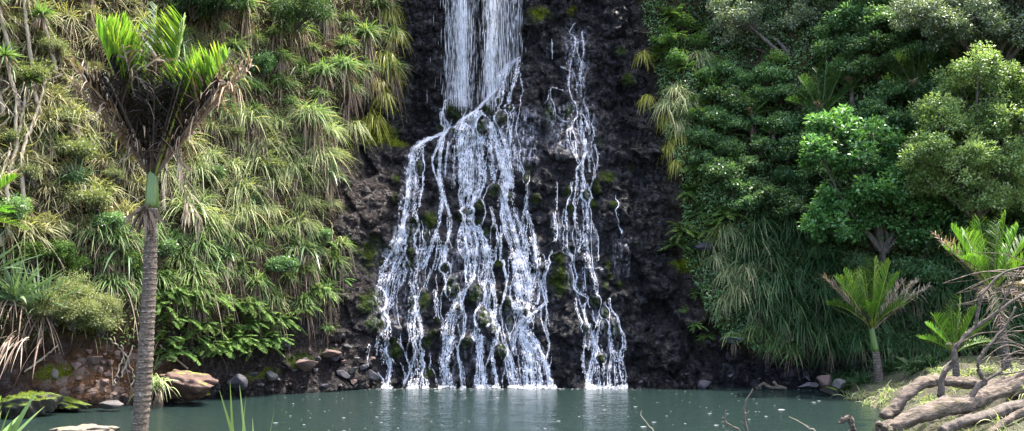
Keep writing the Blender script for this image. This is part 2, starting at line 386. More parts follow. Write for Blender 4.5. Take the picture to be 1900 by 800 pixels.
def S0(x, z):
    zc = np.clip(z, 0, 40)
    wl = 1 - sst(-.9, .5, x - xleft(zc)); wr = sst(-.5, .9, x - xright(zc)); wc = 1 - wl - wr
    bank = .10 * np.minimum(zc, 1.7) - .45 * np.exp(-((zc - 2.1) / .4) ** 2) * sst(-8.6, -9.6, x)
    sl = bank + .37 * np.maximum(zc - 1.7, 0) - .8 * np.exp(-((x - xleft(zc) + .9) / 1.1) ** 2) * sst(6, 10, zc)
    zl = zledge(x); ld = np.interp(x, [-4.6, -3.6, -.2, .8, 3], [.4, .9, .9, .25, .15])
    scn = .30 * np.minimum(zc, zl) + ld * sst(-.2, .4, zc - zl) + .05 * np.maximum(zc - zl, 0)
    sr = .22 * np.minimum(zc, 3) + .36 * np.maximum(zc - 3, 0) - .5 * np.exp(-((x - xright(zc) - 1.0) / 1.2) ** 2) * sst(4, 7, zc)
    return base_y(x) + wl * sl + wc * scn + wr * sr, wl, wc, wr
def bump_world():
    out = []
    for (px, py, a, b, d) in BUMPS:
        Y = 31.
        for _ in range(12):
            p = P(px, py, Y); Y = float(S0(np.array([p[0]]), np.array([p[2]]))[0][0])
        p = P(px, py, Y); k = Y / F
        out.append((p[0], p[2], a * k * 1.05, b * k * 1.05, d))
    return out
BW = bump_world()
def Sfull(x, z):
    y, wl, wc, wr = S0(x, z)
    v = wl + wr
    y = y + v * (1.1 * fbm(x * .35, z * .35, 3, 3) + .35 * fbm(x * 1.4, z * 1.4, 4, 3))
    f1, f2, cid = worley(x * .9 + fbm(x, z, 8) * .8, z * .75 + fbm(x + 9, z, 9) * .8, 21)
    g1, g2, gid = worley(x * 2.4 + fbm(x * 2, z * 2, 12) * .5, z * 2.6, 22)
    h1, h2, hid = worley(x * 5.5, z * 6.0, 23)
    strata = np.abs(((z + .35 * fbm(x * .5, z * .3, 61, 3) + .12 * x * .3) * .62) % 1 - .5) * 2
    dry = 1 - sst(-4.9, -4.2, x) * sst(4.2, 3.5, x) if False else 1 - sst(-4.9, -4.2, x) * (1 - sst(3.4, 4.1, x))
    rock = -(.03 + .15 * dry) * sst(.55, .95, strata) * sst(.35, .65, vn(x * .8, z * .5, 66)) - (.30 + .38 * dry) * (cid - .4) * sst(0, .16, f2 - f1) - .22 * np.maximum(0, 1 - g1 * g1 * 1.7) * (gid * .9 + .2) - .075 * np.maximum(0, 1 - h1 * h1 * 2) * hid
    rock = rock + .45 * fbm(x * .5, z * .5, 31, 3) + .10 * fbm(x * 5, z * 5, 33, 4)
    y = y + (wc + .35 * v) * rock
    for (bx, bz, a, b, d) in BW:
        if True:
            m = (np.abs(x - bx) < a * 1.1) & (np.abs(z - bz) < b * 1.1)
            r2 = ((x - bx) / a) ** 2 + ((z - bz) / b) ** 2
            y = np.where(m, y - d * .6 * np.clip(1 - r2, 0, 1) ** .6 * (1 + 1.3 * fbm(x * 3.1, z * 3.1, 44, 3)), y)
    return y, wl, wc, wr
gx = np.concatenate([np.linspace(-60, -26, 18), np.linspace(-25, -13, 61)[:-1], np.linspace(-13, -7.5, 70)[:-1], np.linspace(-7.5, 9.2, 400), np.linspace(9.2, 26, 120)[1:], np.linspace(27, 60, 16)])
gz = np.concatenate([np.arange(-1.4, 0, .1), np.arange(0, 15.6, .045), np.arange(15.7, 20, .25)])
GX, GZ = np.meshgrid(gx, gz, indexing='ij')
GY, WL, WC, WR = Sfull(GX, GZ)
def Sg(x, z):
    x = np.clip(np.asarray(x, float), gx[0], gx[-1] - 1e-6); z = np.clip(np.asarray(z, float), gz[0], gz[-1] - 1e-6)
    i = np.clip(np.searchsorted(gx, x) - 1, 0, len(gx) - 2); j = np.clip(np.searchsorted(gz, z) - 1, 0, len(gz) - 2)
    a = (x - gx[i]) / (gx[i + 1] - gx[i]); b = (z - gz[j]) / (gz[j + 1] - gz[j])
    return (GY[i, j] * (1 - a) + GY[i + 1, j] * a) * (1 - b) + (GY[i, j + 1] * (1 - a) + GY[i + 1, j + 1] * a) * b
def hit(px, py):
    if np.size(px) > 20000: return np.concatenate([hit(px[i:i + 8000], py[i:i + 8000]) for i in range(0, len(px), 8000)])
    px = np.atleast_1d(np.asarray(px, float)); py = np.atleast_1d(np.asarray(py, float))
    a, b = ray(px, py); Ys = np.linspace(12, 48, 1100 if len(px) < 2000 else 420)
    x = a[:, None] * Ys; z = CAMH + b[:, None] * Ys
    f = Ys[None] - Sg(x, z) > 0
    k = np.where(f.any(1), f.argmax(1), len(Ys) - 1); Y = Ys[k]
    return np.stack([a * Y, Y, CAMH + b * Y], 1)
# masks on the hillside
def blob(px, py, rx, ry):
    p = hit(px, py)[0]; k = p[1] / F
    return np.exp(-(((GX - p[0]) / (rx * k)) ** 2 + ((GZ - p[2]) / (ry * k)) ** 2))
veg = np.clip(WL + WR, 0, 1)
veg = veg * np.where(WR > WL, sst(.5, 1.6, GZ + .4 * fbm(GX, GZ, 71)), sst(1.3, 1.9, GZ + 1.2 * fbm(GX, GZ, 71) - 1.0 * sst(-7.2, -6, GX)))
moss = np.zeros_like(GX); mbr = np.zeros_like(GX)
for (px, py, rx, ry, s, br) in [(690, 245, 60, 42, .62, 1), (735, 265, 30, 14, .6, 1), (1275, 492, 45, 20, .62, 1), (1000, 25, 40, 30, .5, .9), (1060, 20, 25, 25, .45, .8), (690, 470, 40, 60, .5, .15),
                                (735, 470, 25, 40, .5, .05), (800, 405, 20, 30, .45, .1), (1040, 510, 24, 50, .5, .15), (1115, 260, 20, 40, .35, .2), (790, 560, 20, 30, .4, .2), (900, 590, 20, 25, .4, .1),
                                (735, 190, 40, 60, .4, .5), (500, 690, 40, 20, .45, .7), (460, 700, 25, 15, .5, .8), (1330, 560, 60, 70, .4, .4), (1300, 640, 60, 50, .35, .4), (1170, 320, 60, 60, .3, .3),
                                (100, 690, 40, 22, .6, .9), (60, 745, 50, 20, .5, .9), (745, 60, 14, 80, .45, .6), (615, 610, 30, 20, .4, .6), (885, 200, 14, 60, .35, .1), (1180, 450, 60, 50, .3, .2)]:
    b = blob(px, py, rx, ry); moss = np.maximum(moss, s * b); mbr = np.maximum(mbr, br * b)
for (bx, bz, a, b, d) in BW: moss = np.maximum(moss, .52 * np.exp(-(((GX - bx) / a) ** 2 + ((GZ - bz) / b) ** 2) ** 2))
earth = np.clip(blob(190, 690, 75, 42) * 1.6, 0, 1) * .95 + .5 * np.clip(blob(270, 660, 30, 30), 0, 1)
brown = np.clip(1.2 * blob(680, 370, 60, 70) + blob(640, 560, 70, 70) + .9 * blob(560, 660, 120, 50) + .5 * blob(1300, 560, 60, 60) + .8 * blob(430, 690, 120, 40), 0, 1)
film_r = np.clip(blob(965, 260, 42, 55) + .75 * blob(1060, 250, 65, 45) + .45 * blob(900, 520, 160, 170) + .5 * blob(1090, 430, 60, 190) + .35 * blob(640, 600, 60, 30) + .5 * blob(725, 560, 45, 120), 0, 1)  # where the painted wet sheen lies on the rock
# top of the hill folds back into a plateau
mb = MB()
top = np.stack([GX[:, -1:], GY[:, -1:] + 60, GZ[:, -1:] + 6], -1)
V = np.concatenate([np.stack([GX, GY, GZ], -1), top], 1)
nx, nz = V.shape[:2]
mb.add(V.reshape(-1, 3), grid_faces(nx, nz))
padc = lambda a: np.concatenate([a, a[:, -1:]], 1)
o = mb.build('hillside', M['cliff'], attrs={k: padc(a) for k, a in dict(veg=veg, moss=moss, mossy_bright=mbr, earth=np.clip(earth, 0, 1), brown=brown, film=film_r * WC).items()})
tag(o, kind='structure')
# ------------------------------------------------------------------ ground sheet with the pool hollow, water
POOL = np.array([(-12.5, 23.4), (-9.2, 27.2), (-6.2, 30.4), (-4.6, 31.6), (4, 31.6), (7.9, 31.4), (9.4, 30.3), (10.1, 28.6), (9.6, 26), (9.2, 23.5), (8.7, 21.5), (7.6, 18.6), (7.0, 16.6), (5.2, 15.2), (2, 14.6), (-6, 14.8), (-9.0, 16.0), (-11.2, 18), (-12.6, 20.5)])
def pool_sd(x, y):
    d = np.full(np.shape(x), 1e9); ins = np.zeros(np.shape(x), bool)
    for i in range(len(POOL)):
        a = POOL[i]; b = POOL[(i + 1) % len(POOL)]; e = b - a
        t = np.clip(((x - a[0]) * e[0] + (y - a[1]) * e[1]) / (e @ e), 0, 1)
        d = np.minimum(d, np.hypot(x - a[0] - t * e[0], y - a[1] - t * e[1]))
        c = (a[1] > y) != (b[1] > y)
        ins ^= c & (x < (b[0] - a[0]) * (y - a[1]) / np.where(abs(b[1] - a[1]) < 1e-9, 1e-9, b[1] - a[1]) + a[0])
    return np.where(ins, -d, d)
def H(x, y):
    x = np.asarray(x, float); y = np.asarray(y, float)
    d = pool_sd(x, y) + .5 * fbm(x * .7, y * .7, 51, 3)
    up = .32 * sst(0, .5, d) + .28 * sst(.4, 3.0, d) + .45 * sst(7.6, 9.5, x) * sst(.3, 2.5, d) * sst(12, 15, y)
    return np.where(d > 0, up + sst(0, 1, d) * .35 * fbm(x * .8, y * .8, 52, 4), -1.4 * sst(0, -2.5, d) - .02)
hx = np.concatenate([np.array([-500, -250, -120, -70, -45]), np.arange(-30, 30.01, .22), np.array([45, 70, 120, 250, 500])])
hy = np.concatenate([np.array([-500, -250, -120, -60, -30]), np.arange(-14, 34, .22), np.array([40, 60, 120, 250, 500])])
HX, HY = np.meshgrid(hx, hy, indexing='ij'); HZ = H(HX, HY)
mb = MB(); mb.add(np.stack([HX, HY, HZ], -1).reshape(-1, 3), grid_faces(len(hx), len(hy)))
tag(mb.build('ground', M['ground']), kind='structure')
wx = np.linspace(-16, 12, 300); wy = np.linspace(13, 32.5, 420)
WX, WY = np.meshgrid(wx, wy, indexing='ij'); mb = MB()
WZ = .021 * fbm(WX * 1.1 + .3 * WY, WY * 2.0, 81, 4) + .007 * fbm(WX * 3.7, WY * 5., 82, 2)
mb.add(np.stack([WX, WY, WZ], -1).reshape(-1, 3), grid_faces(300, 420)); tag(mb.build('water', M['water']), kind='structure')
# ------------------------------------------------------------------ waterfalls
# streams traced down the rock: (width px, strength, [(px, py) ...])
ST_MAIN = [
 (16, 1.3, [(960, 108), (942, 122), (926, 140), (918, 165), (900, 188), (882, 205), (852, 226), (835, 240), (802, 255), (776, 266)]),
 (9, .9, [(962, 108), (960, 135), (950, 165), (945, 190), (950, 220)]), (6, .8, [(940, 120), (936, 160), (930, 190)]), (8, .9, [(926, 142), (930, 170), (922, 200)]),
 (6, 1., [(820, 222), (822, 205), (832, 189), (848, 187), (857, 200), (858, 216)]), (5, .9, [(821, 208), (828, 226), (834, 236)]),
 (24, 1.3, [(800, 256), (780, 266), (767, 285), (761, 320), (757, 360), (752, 395), (748, 425), (742, 452)]),
 (20, 1.3, [(748, 420), (741, 455), (737, 482), (727, 512), (720, 542), (715, 572)]), (15, .9, [(740, 450), (725, 470), (714, 500), (706, 540), (700, 575)]),
 (9, .8, [(785, 272), (785, 310), (783, 350), (778, 385)]), (12, .8, [(757, 400), (766, 430), (764, 470), (752, 500), (745, 530)]), (7, .6, [(768, 290), (772, 330), (770, 380), (775, 410)]),
 (15, .9, [(717, 560), (714, 600), (717, 632), (719, 655), (724, 676)]), (11, 1., [(718, 650), (725, 676), (724, 695), (721, 717)]), (6, .7, [(703, 690), (712, 705), (717, 717)]), (5, .5, [(688, 640), (683, 662), (684, 680)]), (4, .4, [(700, 628), (701, 660)]),
 (12, 1., [(782, 455), (776, 480), (771, 496), (765, 522), (768, 546), (768, 572), (764, 598), (766, 624), (773, 652)]), (9, 1., [(788, 410), (787, 445), (780, 475), (772, 500)]),
 (9, .9, [(768, 575), (778, 597), (782, 624), (782, 660)]), (9, .9, [(773, 652), (766, 672), (765, 695), (763, 718)]), (8, .7, [(782, 655), (788, 690), (791, 717)]), (9, .6, [(772, 660), (776, 690), (772, 716)]),
 (11, 1.1, [(824, 250), (817, 288), (815, 322), (820, 361), (819, 389), (812, 417), (801, 452), (793, 478), (783, 500)]),
 (8, .8, [(820, 361), (828, 380), (835, 410), (831, 440), (825, 462), (823, 494)]), (10, .7, [(806, 430), (818, 455), (822, 478)]), (6, .7, [(833, 263), (829, 292), (826, 330)]), (6, .5, [(843, 270), (842, 310), (842, 350)]),
 (14, 1., [(825, 455), (823, 495), (825, 515), (834, 535), (839, 555), (842, 572)]), (22, 1.1, [(848, 570), (840, 586), (832, 608), (832, 630)]), (20, 1.4, [(842, 622), (834, 640), (828, 660), (827, 680), (831, 717)]),
 (12, 1., [(864, 537), (854, 550), (849, 565), (843, 580)]), (7, .9, [(866, 535), (876, 536), (882, 548)]), (7, .6, [(806, 538), (811, 561), (813, 592)]), (6, .5, [(845, 640), (856, 680), (860, 712)]),
 (22, 1.4, [(886, 206), (876, 225), (868, 252), (868, 305), (870, 350)]), (18, 1.2, [(893, 205), (888, 225), (888, 252), (891, 305), (889, 350)]), (9, .8, [(855, 226), (852, 252), (848, 290)]), (10, .9, [(866, 214), (858, 240), (856, 290), (856, 340)]),
 (16, 1.1, [(870, 345), (862, 368), (863, 397), (864, 428), (869, 460), (869, 478)]), (8, .8, [(864, 366), (872, 356), (880, 362), (882, 372)]), (7, .9, [(882, 365), (873, 385), (872, 400)]),
 (14, 1.1, [(889, 350), (880, 370), (872, 390), (876, 412), (889, 428), (899, 454), (902, 478)]), (9, .8, [(863, 400), (853, 430), (850, 455), (860, 480)]), (10, .8, [(876, 420), (884, 450), (886, 475)]),
 (9, 1., [(869, 460), (873, 500), (874, 530)]), (6, .7, [(882, 460), (880, 500), (879, 520)]), (5, .6, [(864, 470), (864, 500), (866, 525)]),
 (20, 1.2, [(900, 455), (903, 495), (899, 525), (900, 548), (895, 575), (893, 606)]), (12, .9, [(910, 520), (918, 560), (916, 590), (920, 618)]), (9, .8, [(893, 600), (884, 618), (878, 632)]),
 (16, 1., [(890, 620), (891, 650), (894, 684), (899, 717)]), (10, .8, [(884, 640), (890, 680), (890, 716)]), (10, 1., [(912, 600), (921, 620), (918, 636), (912, 652), (914, 678), (921, 716)]), (10, 1., [(922, 630), (935, 648), (941, 678), (950, 716)]), (8, .8, [(932, 645), (948, 672), (957, 700), (960, 716)]), (8, .6, [(945, 600), (947, 630), (952, 650)]),
 (20, 1.3, [(908, 226), (918, 256), (930, 288), (938, 318), (941, 350)]), (12, 1., [(916, 226), (911, 260), (915, 300), (916, 335)]), (12, 1., [(922, 215), (934, 260), (944, 300), (947, 347)]), (7, .8, [(935, 205), (942, 222), (948, 255), (958, 290), (962, 318)]),
 (22, 1.2, [(940, 340), (940, 382), (950, 417), (960, 453), (966, 478)]), (10, .9, [(930, 350), (932, 390), (936, 425), (946, 455)]), (9, .9, [(955, 385), (966, 420), (976, 455), (978, 480)]),
 (26, 1.1, [(954, 470), (962, 490), (969, 520), (972, 548)]), (18, .8, [(968, 470), (980, 500), (984, 540), (982, 575)]), (12, .8, [(955, 480), (960, 520), (962, 560)]),
 (18, 1.3, [(958, 560), (966, 575), (984, 586), (972, 602)]), (6, 1., [(1014, 562), (1000, 576), (985, 587)]), (20, 1.3, [(980, 588), (970, 600), (966, 622), (974, 652), (977, 690)]), (14, 1.1, [(976, 680), (978, 716)]),
 (14, 1., [(978, 612), (985, 655), (990, 716)]), (16, 1.4, [(980, 618), (1000, 648), (1012, 677), (1020, 717)]), (10, .9, [(992, 640), (1000, 680), (1004, 716)]), (9, .8, [(957, 610), (952, 630), (955, 660)]),
 (9, .9, [(976, 366), (978, 396), (987, 425), (991, 450), (993, 486)]), (10, .6, [(985, 440), (998, 470), (1000, 500), (990, 540)]), (6, .8, [(1022, 465), (1021, 490), (1012, 515), (1012, 540), (1015, 562)]), (7, .6, [(1000, 500), (1003, 530), (1000, 565)]),
 (5, .7, [(910, 385), (919, 425), (926, 455), (931, 487), (938, 512)]), (5, .6, [(930, 420), (931, 460)]), (6, .6, [(966, 300), (978, 330), (980, 370)]), (5, .5, [(1000, 640), (985, 660)]),
]
ST_RIGHT = [
 (5, .7, [(1067, 45), (1058, 62), (1068, 75), (1072, 100)]), (5, .8, [(1067, 70), (1066, 90), (1059, 116), (1055, 148), (1058, 176), (1069, 197), (1071, 218)]), (4, .7, [(1039, 124), (1052, 131), (1061, 135)]), (4, .6, [(1020, 175), (1025, 163), (1052, 171)]),
 (6, .9, [(1020, 174), (1024, 200), (1036, 218), (1050, 228)]), (4, .4, [(1024, 73), (1025, 112)]), (8, .6, [(1080, 60), (1082, 100), (1076, 140), (1080, 180)]), (5, .6, [(1068, 80), (1085, 75)]),
 (6, .9, [(1071, 217), (1064, 227), (1060, 240)]), (7, .9, [(1072, 212), (1082, 214), (1092, 235), (1095, 250)]), (8, 1., [(1078, 225), (1079, 245), (1085, 268)]), (7, .9, [(1055, 240), (1057, 262), (1067, 285), (1076, 306)]), (7, .7, [(1066, 262), (1070, 290), (1076, 305)]),
 (12, 1.2, [(1085, 258), (1084, 285), (1079, 306), (1084, 345)]), (12, 1.2, [(1084, 340), (1088, 380), (1091, 410), (1090, 455), (1094, 498)]), (9, .9, [(1078, 303), (1070, 316), (1069, 350), (1064, 380), (1066, 408)]), (6, .7, [(1061, 338), (1052, 387), (1050, 410)]),
 (4, .8, [(1100, 268), (1108, 290), (1106, 316)]), (6, .9, [(1052, 412), (1052, 468), (1058, 495)]), (4, .5, [(1034, 338), (1033, 390)]), (4, .3, [(1144, 362), (1144, 392), (1155, 434)]), (6, .7, [(1097, 410), (1108, 440), (1109, 485)]), (10, .6, [(1066, 405), (1072, 440), (1070, 470)]), (12, .5, [(1030, 395), (1034, 430), (1030, 450)]),
 (9, 1.1, [(1053, 490), (1061, 528), (1074, 545), (1089, 553), (1101, 570)]), (8, .9, [(1095, 496), (1102, 518), (1105, 540), (1114, 562), (1117, 587)]), (4, .8, [(1080, 497), (1100, 496), (1118, 499)]), (4, .5, [(1082, 500), (1085, 540)]),
 (10, 1.1, [(1117, 585), (1111, 612), (1107, 643), (1100, 675), (1094, 717)]), (9, 1.1, [(1121, 588), (1132, 612), (1133, 642), (1136, 660), (1130, 690), (1130, 716)]), (7, .9, [(1130, 553), (1133, 572), (1144, 588), (1149, 606), (1157, 625), (1158, 648)]), (8, .9, [(1157, 640), (1150, 670), (1156, 716)]),
 (7, .9, [(1090, 554), (1083, 575), (1088, 597), (1085, 618), (1086, 643)]), (7, .8, [(1086, 640), (1083, 672), (1091, 706), (1093, 716)]), (6, .8, [(1067, 552), (1071, 575), (1082, 604)]), (8, .7, [(1095, 600), (1098, 625), (1092, 650)]), (14, .8, [(1108, 640), (1112, 680), (1112, 716)]), (12, .7, [(1140, 650), (1142, 690), (1144, 716)]), (7, .6, [(1120, 560), (1128, 590), (1126, 620)]), (6, .7, [(1098, 575), (1104, 600)]), (12, .7, [(1097, 690), (1095, 716)]),
]
def dodge(x, z, k=.95):
    for (bx, bz, a, b, d) in BW:
        u = (x - bx) / a; w = (z - bz) / b; m = u * u + w * w < k * k
        x = np.where(m, bx + np.where(u < 0, -1, 1) * a * np.sqrt(np.clip(k * k - w * w, 0, 1)) + R.normal(0, .022, np.shape(x)) * (np.size(x) > 400), x)
    return x
def bead_mesh(mb, p, T, side, L, W, tint=.5):
    a = p - T * (L * .5)[:, None]; c = p + T * (L * .5)[:, None]
    out = np.array([0, -1., .15])
    m = p + out * (W * .45)[:, None]
    v = np.stack([a, m + side * (W * .5)[:, None], c, m - side * (W * .5)[:, None]], 1)
    mb.add(v, np.arange(len(p) * 4).reshape(-1, 4), tint)
def stream_mesh(mb, w, inten, pts):
    h = hit(*np.array(pts, float).T); c = curve(np.stack([h[:, 0], h[:, 2]], 1), 10)
    seg = np.r_[0, np.cumsum(np.hypot(*np.diff(c, axis=0).T))]; Ltot = seg[-1]
    wm = w * .72 * 31.5 / F
    n = int(Ltot * (w * 21 * inten + 50 * inten))
    s = R.random(n) * Ltot
    # beads gather on wandering threads inside the stream
    k = max(2, int(w * .45)); th = R.integers(0, k, n); ph = R.random(k) * 99; am = R.normal(0, .40, k)
    off = am[th] * wm + wm * .55 * (vn(s * 2.1 + ph[th], ph[th], 5) - .5) + R.normal(0, .012 + .08 * wm, n)
    keep = vn(s * 3.3 + ph[th] * 3, th * 7.7 + 1, 6) > .30
    s, off = s[keep], off[keep]; n = len(s)
    x = np.interp(s, seg, c[:, 0]); z = np.interp(s, seg, c[:, 1]); e = .06
    T2 = nrm(np.stack([np.interp(s + e, seg, c[:, 0]) - np.interp(s - e, seg, c[:, 0]), np.interp(s + e, seg, c[:, 1]) - np.interp(s - e, seg, c[:, 1]) - 1e-4], 1))
    x = dodge(x - T2[:, 1] * off, z); z = np.maximum(z + T2[:, 0] * off * .6, .0)
    y = Sg(x, z) - .02 - R.random(n) ** 2 * .10
    z2 = z - .05; T = np.stack([T2[:, 0], (Sg(x + T2[:, 0] * .05, z + T2[:, 1] * .05) - Sg(x, z)) / .05, T2[:, 1]], 1)
    T = nrm(T + R.normal(0, .12, (n, 3)) * np.array([1, 1, .5])); T = nrm(np.clip(T, -1.2, 1.2))
    side = nrm(np.cross(T, np.array([0, 1., 0])) + R.normal(0, .35, (n, 3)))
    bead_mesh(mb, np.stack([x, y, z], 1), T, side, R.gamma(2, .025, n) + .012, R.gamma(3, .0040, n) + .005)
    for j in range(max(1, int(w * .14 * inten))):
        s = np.linspace(0, Ltot, max(6, int(Ltot / .05))); off = R.normal(0, .30) * wm + wm * .3 * (vn(s * 1.3 + R.random() * 90, 0 * s, 5) - .5)
        x = np.interp(s, seg, c[:, 0]); z = np.interp(s, seg, c[:, 1]); x = dodge(x + off, z); y = Sg(x, z) - .05 - .04 * vn(s * 6, 0 * s + j, 3); ww = (.0025 + .011 * np.maximum(0, vn(s * 3.1, 0 * s + j * 3.3 + w, 9) - .25)) 
        v = np.stack([np.stack([x - ww, y, z], 1), np.stack([x, y - ww, z], 1), np.stack([x + ww, y, z], 1)], 1)
        i = np.arange(len(s) - 1) * 3; mb.add(v.reshape(-1, 3), np.concatenate([np.stack([i, i + 1, i + 4, i + 3], 1), np.stack([i + 1, i + 2, i + 5, i + 4], 1)]))
def ribbon(mb, w, inten, pts):
    h = hit(*np.array(pts, float).T); c = curve(np.stack([h[:, 0], h[:, 2]], 1), 10)
    seg = np.r_[0, np.cumsum(np.hypot(*np.diff(c, axis=0).T))]; s = np.linspace(0, seg[-1], max(8, int(seg[-1] / .05))); wm = w * 31.5 / F
    x = np.interp(s, seg, c[:, 0])[:, None] + np.linspace(-.75, .75, 7)[None] * wm; z = np.interp(s, seg, c[:, 1])[:, None] + 0 * x
    tn = np.array([0, .16, .27, .32, .27, .16, 0])[None] * inten * np.minimum(1, np.minimum(s, seg[-1] - s) / .15 + .1)[:, None]
    mb.add(np.stack([x, Sg(x, z) - .035, z], -1).reshape(-1, 3), grid_faces(len(s), 7), tn.ravel(), 1)
def trickles(streams, N, seed):
    r = np.random.default_rng(seed); st = []
    for _ in range(N):
        w, i, pts = [q for q in streams if q[1] > .65][r.integers(len([q for q in streams if q[1] > .65]))]; k = r.integers(len(pts) - 1); f = r.random(); a, b = np.array(pts[k], float), np.array(pts[k + 1], float)
        st.append(a + (b - a) * f + r.normal(0, [w * .6 + 4, 3]))
    h = hit(*np.array(st).T); x = h[:, 0].copy(); z = h[:, 2].copy(); v = r.normal(0, .2, N); life = r.integers(12, 95, N); X = [x.copy()]; Z = [z.copy()]
    for k in range(95):
        sx = (Sg(x + .09, z) - Sg(x - .09, z)) / .18; v = .72 * v + .28 * np.clip(1.3 * sx + r.normal(0, .2, N), -.4, .4)
        x = dodge(x + .045 * v, z, .85); z = z - .045; X.append(x.copy()); Z.append(z.copy())
    X = np.array(X).T; Z = np.array(Z).T; mb = MB()
    for j in range(N):
        m = int(min(life[j], np.sum(Z[j] > .03)))
        if m < 6: continue
        x, z = X[j, :m], Z[j, :m]; s = np.arange(m); y = Sg(x, z) - .03 - .03 * vn(s * .4, 0 * s + j, 3)
        ww = (.002 + .007 * np.maximum(0, vn(s * .23, 0. * s + j * 3.3, 9) - .3)) * np.minimum(1, np.minimum(s, m - 1 - s) / 4. + .15)
        q = np.stack([np.stack([x - ww, y, z], 1), np.stack([x, y - ww, z], 1), np.stack([x + ww, y, z], 1)], 1)
        i = np.arange(m - 1) * 3; mb.add(q.reshape(-1, 3), np.concatenate([np.stack([i, i + 1, i + 4, i + 3], 1), np.stack([i + 1, i + 2, i + 5, i + 4], 1)]))
        n = m * 2; k = r.integers(0, m, n); p = np.stack([x[k] + r.normal(0, .018, n), y[k] - .01, z[k] + r.normal(0, .02, n)], 1)
        bead_mesh(mb, p, nrm(np.array([0, 0, -1.]) + r.normal(0, .2, (n, 3))), nrm(np.array([1., 0, 0]) + r.normal(0, .3, (n, 3))), r.gamma(2, .018, n) + .01, r.gamma(3, .0035, n) + .004)
    return mb
def make_waterfall(label, streams, extras):
    base = np.mean([hit(*streams[k][2][-1])[0] for k in range(len(streams))], axis=0); org = np.array([base[0], 30., 0])
    t = thing('waterfall', label, 'waterfall', org)
    for (w, i, pts) in streams:
        if len(streams) < 60: i *= .5 if pts[-1][1] < 320 else .72; w *= .85
        mb = MB(); stream_mesh(mb, w, i, pts); ribbon(mb, w, i, pts); mb.build('stream', [M['foam'], M['film']], t, org)
    for nm, mb, mt in extras: mb.build(nm, mt, t, org)
    tag(trickles(streams, 120 if len(streams) > 60 else 22, 77).build('trickles', M['foam'], t, org), kind='stuff')
    tag(splash([(q[2][-1][0] - q[0] * .8, q[2][-1][0] + q[0] * .8, int(25 + 6 * q[0]), .05) for q in streams if q[2][-1][1] > 705]).build('splash', M['foam'], t, org), kind='stuff')
    return t
# falling veils above the ledge: thin threads in the air in front of the cliff
def veil(cols, ztop=17.5):
    mb = MB()
    for (px, sg, n, py) in cols:
        b = hit(px, py)[0]; k = b[1] / F
        x = b[0] + R.normal(0, sg * k, n); z1 = b[2] + .35 * np.abs(R.normal(0, 1, n)) - .05
        z = z1 + (ztop - z1) * R.random(n); x = x + .11 * (vn(z * .55, 0 * z + px * .37, 14) - .5) + .05 * R.normal(0, 1, n) * (vn(z * 1.7, 0 * z + px, 15) - .2)
        y = np.minimum(Sg(x, z), b[1] + .15) - .06 - .14 * R.random(n) + .012 * (z - z1)
        L = R.gamma(2, .19, n) + .05; W = R.gamma(3, .0019, n) + .003
        T = nrm(np.stack([R.normal(0, .02, n), R.normal(0, .02, n), -np.ones(n)], 1))
        bead_mesh(mb, np.stack([x, y, z], 1), T, nrm(np.stack([np.ones(n), R.normal(0, .5, n), 0 * x], 1)), L, W)
    return mb
def sheet(p0, p1, prof, yoff=.10, ztop=None, fall=False, zb=None):
    """a film of water over the rock between photo columns p0..p1; prof(u, v) gives its density"""
    (xa, za), (xb, zb_) = p0, p1
    nx_, nz_ = max(8, int((xb - xa) / .05)), max(8, int((zb_ - za) / .08))
    X, Z = np.meshgrid(np.linspace(xa, xb, nx_), np.linspace(za, zb_, nz_), indexing='ij')
    Y = Sg(X, Z) - yoff
    if fall: Y = np.minimum(Y, Y[:, :1] * 0 + np.minimum.accumulate(Y[:, ::1], axis=1)); Y = Y.min(axis=0, keepdims=True) * .5 + Y * .5
    u = (X - xa) / (xb - xa); v = (Z - za) / (zb_ - za)
    mb = MB(); mb.add(np.stack([X, Y, Z], -1).reshape(-1, 3), grid_faces(nx_, nz_), np.clip(prof(u, v), 0, 1).ravel())
    return mb
def edge(u, a=.2): return sst(0, a, u) * sst(0, a, 1 - u)
def xz(px, py): h = hit(px, py)[0]; return h[0], h[2]
def splash(ranges):
    mb = MB()
    for (a, b, n, hgt) in ranges:
        px = R.uniform(a, b, n); q = hit(px, np.full(n, 712.)); y = Sg(q[:, 0], 0 * px + .03)
        p = np.stack([q[:, 0], y - .05 - np.abs(R.normal(0, .22, n)), .012 + np.abs(R.normal(0, hgt, n))], 1)
        T = nrm(R.normal(0, 1, (n, 3)) * np.array([1, .6, .6])); bead_mesh(mb, p, T, usphere(n), R.gamma(2, .02, n) + .015, R.gamma(2, .01, n) + .008)
    return mb
v1 = veil([(856, 6, 1150, 202), (861, 12, 430, 208), (838, 7, 230, 205), (848, 18, 260, 205), (874, 8, 140, 208), (826, 2, 80, 215)])
v2 = veil([(911, 6, 900, 202), (918, 12, 480, 190), (932, 8, 230, 170), (948, 11, 230, 140), (964, 4, 60, 125), (902, 6, 170, 204), (957, 8, 100, 130)])
x0, z0 = xz(822, 200); x1, _ = xz(884, 200)
f1_ = sheet((x0, z0), (x1, 17.3), lambda u, v: .50 * np.exp(-((u - .55) / .17) ** 2) + .20 * edge(u, .3) + .25 * np.exp(-v / .12) * edge(u, .3) + 0 * v, .14)
x2, z2 = xz(893, 196); x3, _ = xz(974, 108)
f2_ = sheet((x2, z2), (x3, 17.3), lambda u, v: (.48 * np.exp(-((u - .23) / .15) ** 2) + .22 * edge(u, .25)) * sst(0, .10, v - .24 * sst(.35, .9, u)), .14)
def film_rect(pa, pb, d, an=.25):
    a = xz(*pa); b = xz(*pb)
    return sheet((a[0], b[1]), (b[0], a[1]), lambda u, v: d * edge(u, an) * edge(v, an), .03)
